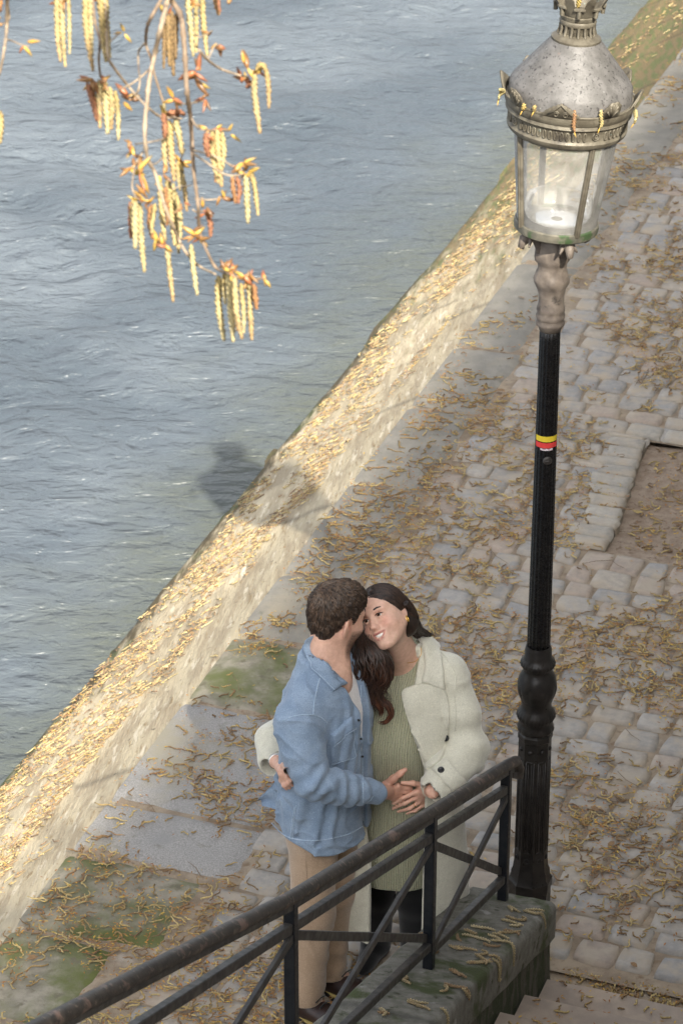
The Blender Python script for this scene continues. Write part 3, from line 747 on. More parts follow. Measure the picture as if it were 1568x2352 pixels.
# ---------------------------------------------------------------- poplar catkins
M['catkin'] = mat('catkin_flowers', (.80, .80, .80), (1.15, 1.12, 1.0), 160, .8, 260, .5, .002, use_col=True)
M['bud'] = mat('sticky_bud_scales', (.85, .8, .8), (1.2, 1.1, 1.0), 60, .35, use_col=True)
M['twig'] = mat('poplar_twig_bark', (0.38, 0.295, 0.205), (0.27, 0.205, 0.145), 60, .7, 200, .6, .002, spots=[((.12, .09, .075), 25, .58, .68)], use_col=True)
M['litter'] = mat('fallen_catkin_litter', (.8, .8, .8), (1.2, 1.15, 1.05), 120, .85, use_col=True)
YEL = [(.45, .355, .155), (.50, .41, .20), (.41, .31, .125), (.46, .39, .205)]
REDC = [(.38, .19, .08), (.42, .25, .11), (.34, .15, .08)]
def smooth_path(pts, n):
    pts = np.array(pts, float); d = np.r_[0, np.cumsum(np.linalg.norm(np.diff(pts, axis=0), axis=1))]
    if len(pts) == 2:
        return [pts[0]+(pts[1]-pts[0])*t for t in np.linspace(0, 1, n)]
    # catmull-rom through the points
    P = np.vstack([2*pts[0]-pts[1], pts, 2*pts[-1]-pts[-2]]); out = []
    for t in np.linspace(0, d[-1], n):
        i = min(max(np.searchsorted(d, t, 'right')-1, 0), len(pts)-2); u = (t-d[i])/max(d[i+1]-d[i], 1e-9)
        a, b_, c, e = P[i:i+4]
        out.append(.5*((2*b_)+(c-a)*u+(2*a-5*b_+4*c-e)*u*u+(3*b_-a-3*c+e)*u**3))
    return out
def catkin_mesh(b, pts, r, cols, rg, tip=None, n=8):
    L = float(np.sum(np.linalg.norm(np.diff(np.array(pts), axis=0), axis=1))); m = max(10, int(L/.0048))
    path = smooth_path(pts, m); ph = rg.uniform(0, 9)
    base = np.array(cols); tipc = np.array(tip if tip is not None else cols)
    rr = [r*(.55+.45*min(1, i/(m*.06+1)))*(1 if i < m*.55 else 1-.55*((i-m*.55)/(m*.45))**1.4) for i in range(m)]
    C = []
    for i in range(m):
        f = i/(m-1)
        for k in range(n):
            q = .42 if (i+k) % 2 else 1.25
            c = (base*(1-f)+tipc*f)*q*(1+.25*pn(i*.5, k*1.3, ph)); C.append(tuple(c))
    s0 = len(b.c)
    b.tube(path, rr, n, ring=lambda i, k: (1.40 if (i+k) % 2 == 0 else .62)*(1+.22*pn(i*.7+ph, k*1.7, ph)))
    b.c[s0:s0+len(C)] = C
def bud_mesh(b, p, d, L, col, rg, w=.26):
    d = np.array(d, float); d /= np.linalg.norm(d)
    sd = np.cross(d, [rg.gauss(0, 1), rg.gauss(0, 1), rg.gauss(0, 1)]); sd /= np.linalg.norm(sd)
    k = [(0, .35), (.18, .8), (.4, 1), (.65, .75), (.85, .35), (1, .03)]
    pts = [np.array(p)+d*L*f+sd*L*.10*f*f for f, _ in k]; c = np.array(col)
    s0 = len(b.c); b.tube(pts, [L*w*.5*q for _, q in k], 7, ring=lambda i, j: 1.0 if j % 7 < 4 else .8)
    C = [tuple(c*(1.25-.75*f)) for f, _ in k for _ in range(7)]; b.c[s0:s0+len(C)] = C
BUDC = [(.42, .26, .06), (.27, .15, .05), (.48, .34, .08), (.19, .10, .04), (.30, .12, .055)]
rgb_ = random.Random(21)
def branch(label, depth, stems, catk, buds, anchor, dj=.16):
    "pixel-measured stems / catkins / bud clusters of one hanging branch, at its own distance"
    def W3(x, y, dd=0.0): return at_d(x*.425, y*.425, depth+dd)
    root = empty('poplar_branch', W3(*anchor), label, 'branch', 'poplar branches hanging over the river')
    def dof(x, y): return dj*(pn(x*.006, y*.004, 3.3)*1.6)
    for (pts, r0, r1, c) in stems:
        p3 = smooth_path([W3(x, y, dof(x, y)) for x, y in pts], max(12, len(pts)*7)); m = len(p3)
        b = MB(); b.tube(p3, [(r0+(r1-r0)*i/(m-1))*.52 for i in range(m)], 8, ring=lambda i, k: 1+.22*pn(i*.9, k*.8, r0*999)+(.28 if i % 6 == 0 else 0), col=c)
        b.build('twig', M['twig'], root)
    for (pts, kind, r) in catk:
        z = dof(*pts[0])+rgb_.uniform(-.03, .03); sw_ = rgb_.uniform(-7, 7); p3 = [W3(x+rgb_.uniform(-2, 2)+(sw_ if 0 < q_ < len(pts)-1 else 0), y, z+rgb_.uniform(-.006, .006)) for q_, (x, y) in enumerate(pts)]
        col = rgb_.choice(YEL if kind == 'y' else REDC if kind == 'r' else [(.30, .20, .09), (.26, .17, .08)])
        tip = rgb_.choice([(.50, .34, .17), (.58, .49, .27), (.56, .44, .22)]) if kind == 'y' else None
        b = MB(); catkin_mesh(b, p3, r*rgb_.uniform(.9, 1.1), col, rgb_, tip); b.build('catkin', M['catkin'], root)
    for (x, y, n, sz) in buds:
        b = MB(); p = W3(x, y, dof(x, y))
        for q in range(n):
            a = rgb_.uniform(0, 6.28); d = CR*math.cos(a)+CU*(math.sin(a)-.15)+CF*rgb_.uniform(-.6, .6)
            bud_mesh(b, p+np.array([rgb_.gauss(0, .004) for _ in range(3)]), d, sz*rgb_.uniform(.7, 1.25), rgb_.choice(BUDC), rgb_, rgb_.uniform(.26, .42))
        b.build('bud_cluster', M['bud'], root)
    tops = [W3(*pts[0], dof(*pts[0])) for (pts, _, _, _) in stems if pts[0][1] < 0]
    lb = MB(); hub = W3(anchor[0], -700, -.3); tree = qp(-1.9, 2.0, 8.9)
    lb.tube(smooth_path([hub, hub*.6+tree*.4+np.array([0, 0, .5]), tree], 20), [.02+.03*i/19 for i in range(20)], 8)
    for q in tops: lb.tube(smooth_path([q, q+np.array([0, 0, .35]), hub], 12), [.008+.010*i/11 for i in range(12)], 8)
    lb.build('limb', M['twig'], root)
    return root
T1 = (1, 1, 1); T2 = (.66, .62, .60)
stems = [
 ([(912, -60), (905, 0), (870, 150), (835, 300), (805, 450), (795, 560), (785, 650), (785, 760), (800, 860), (840, 940), (880, 1080), (925, 1200), (965, 1290), (1010, 1370), (1080, 1440), (1165, 1482)], .0105, .0042, T1),
 ([(900, -60), (925, 0), (965, 60), (985, 130), (1000, 300), (1010, 480), (1030, 640), (1040, 800), (1050, 950), (1070, 1100), (1080, 1250), (1120, 1360), (1170, 1450), (1240, 1480), (1330, 1515), (1440, 1500)], .0115, .0038, T2),
 ([(885, -40), (870, 0), (825, 80), (795, 150), (790, 240), (815, 310), (835, 400), (860, 480), (885, 560)], .0075, .0042, T2),
 ([(782, 235), (750, 280), (750, 370), (757, 440), (740, 505), (690, 530)], .0042, .003, T1),
 ([(560, -40), (575, 120), (585, 300), (620, 370), (690, 460), (750, 530), (800, 580), (870, 630), (985, 640)], .006, .004, T1),
 ([(480, -40), (500, 0), (515, 120), (540, 220), (535, 330), (545, 420)], .006, .0036, T2),
 ([(815, 365), (770, 410), (700, 460), (640, 485)], .004, .003, T1),
 ([(1075, 270), (1130, 330), (1200, 375), (1290, 405), (1340, 415)], .0055, .004, T1),
 ([(1060, 190), (1085, 200), (1150, 165)], .003, .002, T1), ([(1125, 320), (1160, 250), (1195, 240)], .003, .002, T1),
 ([(600, 220), (630, 195), (655, 170)], .003, .002, T1),
 ([(1035, 640), (1060, 680), (1100, 702), (1180, 705), (1245, 705)], .0048, .003, T1),
 ([(1045, 830), (1120, 880), (1200, 935), (1260, 950), (1320, 940)], .0042, .0035, T1), ([(1045, 812), (1150, 840), (1270, 905), (1310, 920)], .0036, .003, T1),
 ([(1055, 1075), (1130, 1080), (1205, 1070)], .0032, .0022, T1), ([(735, 778), (785, 772), (850, 760), (930, 735)], .0034, .0022, T1),
 ([(775, 820), (735, 890), (715, 1000), (730, 1055), (755, 1085)], .0038, .003, T1), ([(820, 890), (850, 880), (880, 850)], .003, .002, T1), ([(1010, 565), (1060, 553), (1105, 545)], .0032, .0022, T1),
 ([(930, 1020), (985, 1008), (1035, 1002)], .003, .002, T1), ([(1000, 808), (985, 840), (975, 880)], .003, .0024, T1), ([(1030, 560), (985, 560), (950, 545)], .003, .002, T1), ([(1040, 1130), (1060, 1145), (1100, 1140)], .003, .0025, T1)]
ck = [([(305, -60), (312, 200), (328, 335)], 'y', 1.1), ([(335, -50), (345, 200), (352, 362)], 'y', 1), ([(370, -30), (376, 150), (380, 292)], 'y', .8), ([(462, -40), (472, 150), (505, 385)], 'y', 1.1), ([(485, -40), (492, 120), (500, 300)], 'y', 1), ([(538, -40), (560, 200), (575, 335)], 'y', 1.15), ([(573, -20), (578, 170), (597, 312)], 'y', 1),
 ([(875, 90), (880, 220), (885, 372)], 'b', .8), ([(930, 60), (935, 220), (940, 412)], 'b', 1.1), ([(908, 80), (912, 200), (918, 360)], 'b', 1), ([(957, 70), (955, 180), (950, 320)], 'b', 1),
 ([(1012, -50), (1022, 120), (1045, 305)], 'y', 1.1), ([(1062, -40), (1068, 130), (1060, 285)], 'y', .9), ([(1092, -40), (1103, 130), (1122, 302)], 'y', 1), ([(1155, -40), (1165, 20), (1185, 82)], 'r', .8), ([(1178, -40), (1183, 20), (1190, 66)], 'r', .7), ([(1235, -30), (1236, -5), (1232, 18)], 'r', .8),
 ([(480, 455), (495, 540), (525, 655)], 'r', 1), ([(500, 455), (510, 540), (520, 600)], 'r', .9), ([(540, 430), (535, 540), (540, 692)], 'y', 1.1), ([(562, 430), (568, 560), (583, 724)], 'y', 1.2), ([(590, 470), (600, 560), (602, 700)], 'y', 1.1), ([(622, 490), (632, 600), (640, 758)], 'y', .9),
 ([(880, 612), (885, 680), (890, 745)], 'r', 1.1), ([(915, 650), (925, 800), (942, 980)], 'y', 1.2), ([(900, 700), (888, 800), (900, 930)], 'y', 1), ([(948, 645), (965, 740), (985, 832)], 'y', 1.1), ([(905, 615), (960, 605), (1000, 622)], 'r', 1.15), ([(885, 560), (883, 610), (890, 650)], 'y', .9),
 ([(1110, 720), (1118, 780), (1128, 848)], 'r', 1.1), ([(1145, 710), (1155, 850), (1185, 992)], 'y', 1.15), ([(1172, 700), (1178, 860), (1196, 1010)], 'y', 1.1), ([(1198, 710), (1203, 830), (1190, 960)], 'y', 1), ([(1155, 715), (1160, 840), (1165, 985)], 'r', .9),
 ([(1258, 950), (1262, 1010), (1272, 1100)], 'r', .9), ([(1278, 955), (1290, 1020), (1285, 1100)], 'r', .85), ([(1328, 950), (1335, 1080), (1340, 1208)], 'y', 1.05), ([(1355, 925), (1380, 1020), (1395, 1165)], 'y', .95),
 ([(1378, 400), (1383, 520), (1403, 722)], 'y', 1.1), ([(1385, 380), (1395, 348), (1425, 360), (1445, 440), (1452, 585)], 'y', .95), ([(1330, 420), (1340, 450), (1335, 475)], 'r', 1.2),
 ([(865, 980), (878, 1130), (892, 1302)], 'y', 1), ([(905, 960), (930, 1130), (948, 1330)], 'y', 1.25), ([(935, 990), (955, 1180), (967, 1370)], 'y', 1.05), ([(955, 1050), (972, 1170), (975, 1290)], 'y', .95), ([(975, 890), (1000, 1010), (1012, 1142)], 'y', .9), ([(895, 1010), (902, 1130), (906, 1220)], 'r', .8), ([(960, 870), (962, 950), (975, 1030)], 'y', .8),
 ([(705, 1090), (702, 1180), (705, 1288)], 'r', .95), ([(732, 1085), (732, 1200), (735, 1345)], 'y', 1.15), ([(755, 1095), (765, 1270), (783, 1472)], 'y', 1.05), ([(820, 1105), (808, 1180), (825, 1292)], 'r', 1), ([(838, 1100), (830, 1180), (818, 1260)], 'y', .8), ([(720, 1080), (712, 1150), (720, 1240)], 'y', .9),
 ([(905, 1325), (922, 1450), (935, 1632)], 'y', .95), ([(1032, 1320), (1040, 1450), (1065, 1597)], 'y', .95), ([(1115, 1150), (1140, 1200), (1138, 1280)], 'r', 1.05),
 ([(1185, 1490), (1180, 1650), (1212, 1842)], 'y', 1.2), ([(1210, 1480), (1212, 1560), (1218, 1645)], 'y', .8), ([(1238, 1460), (1250, 1650), (1263, 1848)], 'y', 1.2), ([(1268, 1500), (1285, 1680), (1310, 1832)], 'y', 1.15), ([(1300, 1530), (1318, 1680), (1316, 1800)], 'y', 1.0), ([(1345, 1530), (1355, 1700), (1360, 1838)], 'y', 1.05), ([(1372, 1535), (1380, 1600), (1385, 1672)], 'r', 1), ([(1262, 1560), (1272, 1680), (1282, 1790)], 'r', .8), ([(1220, 1455), (1235, 1560), (1240, 1700)], 'y', .9)]
ck = [(a, k, (.0047*r)) for a, k, r in ck]
bd = [(1075, 380, 5, .034), (1060, 420, 3, .040), (1105, 545, 4, .026), (950, 540, 5, .026), (695, 535, 5, .034), (712, 800, 4, .026), (725, 830, 4, .026), (760, 930, 4, .042), (700, 915, 4, .030), (978, 882, 5, .024), (1000, 1110, 3, .022), (1100, 1135, 5, .024), (1085, 1290, 4, .026), (1048, 1265, 5, .028), (898, 1318, 5, .022), (770, 1050, 3, .030), (880, 945, 4, .028), (1300, 890, 6, .027), (1310, 1495, 5, .024), (1432, 1500, 3, .024), (1205, 1065, 4, .022), (1330, 440, 4, .030), (1320, 365, 3, .036), (655, 180, 4, .020), (1175, 240, 4, .020), (1150, 162, 2, .022), (505, 440, 4, .028), (475, 445, 3, .024), (1235, 708, 3, .026), (1120, 705, 4, .024), (1180, 702, 5, .022), (845, 1300, 3, .034), (610, 650, 2, .020), (960, 655, 4, .022), (900, 620, 5, .026), (1210, 1440, 6, .022), (1260, 1470, 6, .020), (750, 1095, 6, .022), (810, 1095, 5, .020), (570, 440, 5, .026), (340, 10, 5, .026), (1390, 400, 4, .024), (1340, 925, 6, .024), (1340, 1500, 5, .022), (520, 5, 4, .024), (1040, 15, 4, .022), (905, 75, 4, .024)]
branch('large drooping poplar branch loaded with pale yellow catkins above the water', 6.0, stems, ck, bd, (912, 0))
branch('thin bare poplar twig with one catkin at the left edge of the photo', 5.9,
 [([(46, -60), (40, 0), (38, 150), (25, 260), (5, 370), (-20, 460)], .0075, .005, T1), ([(38, 212), (70, 222), (120, 243), (160, 250)], .0032, .0022, T1), ([(5, 130), (30, 125), (38, 120)], .003, .003, T2), ([(30, -40), (50, 60), (52, 100), (40, 120)], .004, .003, T1)],
 [([(0, 600), (2, 690), (1, 775)], 'y', .0055), ([(0, -20), (2, 30), (3, 62)], 'r', .006)], [(145, 247, 3, .028), (8, 130, 3, .022)], (40, 0))
# ---------------------------------------------------------------- fallen catkins: litter on paving and embankment
SAND = (.36, .25, .11)
LCOL = [(.33, .24, .10), (.41, .32, .15), (.28, .195, .085), (.22, .14, .065), (.36, .28, .125), (.185, .115, .06)]
BCOL = [(.42, .22, .035), (.34, .15, .035), (.50, .33, .05), (.26, .12, .045)]
def bank_z(p):
    if p > -4.42: return 0.0
    if p > -4.78: return -0.210*((-4.42-p)/.36)**1.25
    return -.210-(-4.78-p)*.674
def litter_catkin(b, s, p, rg, L, zf, r, simple=False):
    a = rg.uniform(0, 6.28); n = 6 if simple else 9; x, y = s, p; pts = []; cv = rg.gauss(0, 1.0); k = rg.gauss(0, 2)
    for i in range(n):
        pts.append(qp(x, y, zf(x, y)+r*.8)); h = a+cv*i/n*2+.5*math.sin(k+i*1.1)
        x += math.cos(h)*L/n; y += math.sin(h)*L/n
    c = np.array(rg.choice(LCOL))*rg.uniform(.8, 1.25); ph = rg.uniform(0, 99)
    rr = [r*(.75 if i % 2 else 1.1)*(1 if i < n-2 else .6) for i in range(n)]
    s0 = len(b.c); b.tube(pts, rr, 5, ring=lambda i, j: 1+.3*pn(i*1.3+ph, j*1.9))
    b.c[s0:] = [tuple(c*(.75+.5*abs(pn(i*.37+ph, i*1.1))+.1)) for i in range(len(b.c)-s0)]
def litter_bit(b, s, p, rg, zf, sz):
    a = rg.uniform(0, 6.28); c = qp(s, p, zf(s, p)+.004); d = Q*math.cos(a)+N*math.sin(a); t = -Q*math.sin(a)+N*math.cos(a); up = np.array([0, 0, sz*rg.uniform(.15, .4)])
    col = np.array(rg.choice(BCOL))*rg.uniform(.7, 1.2)
    b.add([c-d*sz, c+t*sz*.28+up*.4, c+d*sz, c-t*sz*.28+up*.4, c+up], [(0, 3, 4), (3, 2, 4), (2, 1, 4), (1, 0, 4)], tuple(col))
def build_litter():
    rg = random.Random(31); b = MB(); zf = lambda s, p: ground_wave(s, p)+.010
    def dens(s, p): return max(0, .44+2.0*pn(s*1.1, p*1.1, 5.1)+1.2*pn(s*4.0, p*4.0, 2.2))
    cnt = 0
    def jd(s, p):
        for a, c, L in ROWS:
            if a <= s < c: return min(s-a, c-s, min([abs(p-q) for q in L] or [1]))
        return 1
    for _ in range(52000):
        s = 7.6+13.6*rg.random()**1.25; p = rg.uniform(-4.42, -1.5)
        x, y = Q[0]*s+N[0]*p, Q[1]*s+N[1]*p
        if y < 1 or abs(x/y) > .142 or in_hole(s, p, .02): continue
        if rg.random() > dens(s, p)*((2.0 if s > 10.3 else 1.4) if jd(s, p) < .024 else (.75 if s > 10.3 else .45)): continue
        cnt += 1
        k = rg.random()
        if k < .40: litter_catkin(b, s, p, rg, rg.uniform(.035, .12), zf, rg.uniform(.0026, .0044), s > 13)
        else:
            for q in range(rg.choice((1, 2, 3, 4, 6))): litter_bit(b, s+rg.gauss(0, .02), p+rg.gauss(0, .035), rg, zf, rg.uniform(.004, .012))
    # a few twigs and flat brown leaves among the catkins
    for _ in range(260):
        s = 7.8+12*rg.random(); p = rg.uniform(-4.3, -1.5)
        if in_hole(s, p, .05): continue
        a = rg.uniform(0, 6.28); d = Q*math.cos(a)+N*math.sin(a); t_ = -Q*math.sin(a)+N*math.cos(a); c = qp(s, p, zf(s, p)+.006)
        if rg.random() < .4: L = rg.uniform(.03, .09); b.tube([c-d*L, c+t_*L*.15, c+d*L], [.0016, .0018, .001], 4, col=(.16, .11, .07))
        else:
            L = rg.uniform(.012, .026); k = rg.uniform(.6, 1.1); u = np.array([0, 0, rg.uniform(.003, .009)])
            b.add([c-d*L, c-d*L*.3+t_*L*.45+u, c+d*L*.4+t_*L*.4+u, c+d*L*1.1, c+d*L*.4-t_*L*.4, c-d*L*.3-t_*L*.45, c+u*.2], [(0, 6, 1), (1, 6, 2), (2, 6, 3), (3, 6, 4), (4, 6, 5), (5, 6, 0)], (.26*k, .16*k, .08*k))
    # tight tangles caught in the joints
    for _ in range(800):
        s = 7.6+13*rg.random()**1.3; p = rg.uniform(-4.3, -1.5)
        if in_hole(s, p, .05): continue
        for q in range(rg.randint(5, 14)):
            a, c = s+rg.gauss(0, .035), p+rg.gauss(0, .07)
            if c < -4.40 or in_hole(a, c, .02): continue
            if rg.random() < .45: litter_catkin(b, a, c, rg, rg.uniform(.03, .09), lambda u, v: zf(u, v)+.004*rg.random(), rg.uniform(.0026, .0042), s > 13)
            else: litter_bit(b, a, c, rg, zf, rg.uniform(.006, .014))
    tag(b.build('catkin_litter', M['litter']), kind='stuff')
    # embankment: thick drifts running along the slope
    b = MB(); zb = lambda s, p: bank_z(p)+.008
    for _ in range(60000):
        s = 7.2+17*rg.random()**1.2; p = rg.uniform(-5.31, -4.46)
        band = .12+1.9*pn(s*.55, p*5.5, 8.8)+1.5*pn(s*2.0, p*10, 4.1)+.55*math.exp(-((p+4.98)/.16)**2)+(.75*math.exp(-((p+4.80)/.05)**2) if s < 11 else 0)-(.9 if p > -4.66 else 0)
        if rg.random() > (band*.62+.05)*(1 if s < 15 else max(.25, 1-(s-15)*.2)): continue
        if rg.random() < .33: litter_catkin(b, s, p, rg, rg.uniform(.03, .08), zb, rg.uniform(.0026, .0042), True)
        else: litter_bit(b, s, p, rg, zb, rg.uniform(.0035, .010))
    b.c = [(c[0]*1.02+.03, c[1]*1.06+.03, c[2]*1.15+.03) for c in b.c]
    tag(b.build('embankment_litter', M['litter']), kind='stuff')
    b = MB()
    for _ in range(420):
        s = rg.uniform(8.96, 9.10); p = rg.uniform(-2.36, -1.5); zz = lambda u, v: -.022+.02*rg.random()
        if rg.random() < .35: litter_catkin(b, s, p, rg, rg.uniform(.03, .07), zz, .004)
        else: litter_bit(b, s, p, rg, zz, rg.uniform(.005, .012))
    tag(b.build('gutter_litter', M['litter']), kind='stuff')
    # in the earth bed
    b = MB(); zp = lambda s, p: -.030+.018*pn(s*2, p*2, 4)
    for _ in range(900):
        s = rg.uniform(PIT[0]+.1, PIT[1]-.05); p = rg.uniform(-2.98-.1*(s-PIT[0]), -2.1)
        if rg.random() < .35: litter_catkin(b, s, p, rg, rg.uniform(.03, .09), zp, .0042, True)
        else: litter_bit(b, s, p, rg, zp, rg.uniform(.007, .015))
    tag(b.build('bed_litter', M['litter']), kind='stuff')
    # on the steps
    b = MB()
    for _ in range(520):
        k = rg.randint(0, 3); s = 8.98-.32*k-.02-rg.uniform(.02, .30); p = rg.uniform(-2.33, -1.5); z = .155*(k+1)-.115+.003
        if rg.random() < .3: litter_catkin(b, s, p, rg, rg.uniform(.03, .07), lambda u, v: z, .0042)
        else: litter_bit(b, s, p, rg, lambda u, v: z, rg.uniform(.006, .013))
    tag(b.build('step_litter', M['litter']), kind='stuff')
build_litter()
# single catkins one can count: on the wall top and caught on the lantern
def wall_catkins():
    rg = random.Random(77)
    spots = [(1120, 2150, 1.1), (1150, 2115, .8), (1165, 2085, .7), (1200, 2095, .9), (1080, 2130, .8), (1050, 2150, 1.0), (1040, 2178, .9), (1090, 2195, 1.2), (1130, 2205, 1.3), (1070, 2215, 1.3), (1155, 2140, .9), (1030, 2230, .7), (1100, 2290, .9), (1060, 2275, .6), (1020, 2262, 1.0), (985, 2180, .8), (950, 2140, .7), (900, 2250, .9), (935, 2300, .8), (870, 2320, .8), (1190, 2125, .8), (1110, 2170, 1.0), (1010, 2320, .7)]
    words = ['pale', 'straw yellow', 'browned', 'dusty yellow', 'orange brown']
    spots = spots+[(x+rg.uniform(-16, 16), y+rg.uniform(-9, 9), L*rg.uniform(.6, 1.1)) for x, y, L in spots]
    for i, (x, y, L) in enumerate(spots):
        s = WS-.05
        for _ in range(30):
            g = at_z(x, y, wz(s)); s = min(g@Q, WS-.03)
        p = g@N
        if not (-2.70 < p < -2.38): continue
        a = R(-80)+rg.gauss(0, .5); n = 7; pts = []; u, v = s, p
        Lm = .125*L*rg.uniform(.8, 1.2); cv = rg.gauss(0, 1.5); sc_ = rg.choice((1, 1, -1))
        for k in range(n):
            zz = wz(u)+.008; v2 = v
            if v > -2.376: zz -= min(.1, (v+2.376)*3); v2 = min(v, -2.366)
            pts.append(qp(u, v2, zz)); h = -a+cv*k/n; u += (math.cos(h)*.75+.25*math.sin(k*1.4+i))*Lm/n*sc_; v += math.sin(h)*Lm/n
        b = MB(); catkin_mesh(b, pts, .0050, rg.choice([(.44, .36, .21), (.50, .42, .26), (.38, .29, .16), (.30, .20, .11)]), rg, n=7)
        o = b.build('fallen_catkin', M['catkin']); tag(o, 'limp fallen catkin lying on the mossy top of the wall under the railing', 'catkin', 'catkins lying on the wall top')
    def lam(pts, lab, c, grp='catkins caught on the lantern', scale=True):
        b = MB(); catkin_mesh(b, pts, .0062, c, rg, n=7); bud_mesh(b, pts[-1], (rg.gauss(0, .3), -.3, -.5), .022, BUDC[0], rg)
        tag(b.build('fallen_catkin', M['catkin']), lab, 'catkin', grp)
    def onl(x, y, d=-.012):   # a point just outside the lantern rim
        r = ray(x, y); t = (LX[1]-.225)/r[1]; best = CC+r*t
        for tt in np.linspace(t-.15, t+.3, 400):
            q = CC+r*tt; v = LTILT.inverted() @ Vector(q); rr = math.hypot(v.x-LX[0], v.y-LX[1])
            if rr < (.232 if v.z > 3.36 else .214): return q
        return best
    k = 600/1568*.784
    def px(cx, cy): return (1400*.784+cx*k, cy*k)
    for (path, lab, c) in [([(735, 845), (735, 900), (730, 960), (735, 1010)], 'long reddish catkin hanging over the front of the lantern rim', (.40, .22, .11)),
                           ([(940, 840), (938, 900), (945, 950), (930, 980)], 'pale yellow catkin draped over the lantern rim on the palmette', (.52, .43, .20)),
                           ([(345, 790), (350, 815), (338, 845)], 'short catkin stub on the left front of the lantern gallery', (.46, .34, .12)),
                           ([(430, 805), (430, 830), (428, 852)], 'small catkin tuft beside the left scroll of the gallery', (.44, .33, .14)),
                           ([(1200, 850), (1205, 900), (1192, 945)], 'pale catkin dangling off the right side of the lantern', (.52, .43, .20)),
                           ([(165, 690), (190, 700), (160, 735), (155, 765)], 'curled catkin hooked on the left tip of the gallery', (.50, .42, .2))]:
        lam([onl(*px(*q)) for q in path], lab, c)
    b = MB(); catkin_mesh(b, [LTILT @ Vector((LX[0]-.01, LX[1]-.05, 3.74)), LTILT @ Vector((LX[0]-.008, LX[1]-.055, 3.78)), LTILT @ Vector((LX[0]-.01, LX[1]-.05, 3.84))], .007, (.48, .36, .12), rg)
    tag(b.build('fallen_catkin', M['catkin']), 'catkin standing inside the crown on top of the lantern', 'catkin', 'catkins caught on the lantern')
wall_catkins()
# ---------------------------------------------------------------- signed-distance modelling: bodies and clothes are single continuous surfaces
def _hash(i, j, k):
    n = (i*374761393+j*668265263+k*1274126177) & 0x7fffffff
    n = ((n ^ (n >> 13))*1103515245) & 0x7fffffff
    return ((n ^ (n >> 16)) & 0xffff)/32767.5-1
def vnoise(P):
    P = np.asarray(P, float); I = np.floor(P).astype(np.int64); f = P-I; f = f*f*(3-2*f); o = 0
    for dx in (0, 1):
        wx = f[:, 0] if dx else 1-f[:, 0]
        for dy in (0, 1):
            wy = f[:, 1] if dy else 1-f[:, 1]
            for dz in (0, 1):
                wz_ = f[:, 2] if dz else 1-f[:, 2]
                o = o+wx*wy*wz_*_hash(I[:, 0]+dx, I[:, 1]+dy, I[:, 2]+dz)
    return o
def smin(a, b, k):
    if k <= 0: return np.minimum(a, b)
    h = np.maximum(k-np.abs(a-b), 0)/k; return np.minimum(a, b)-h*h*k*.25
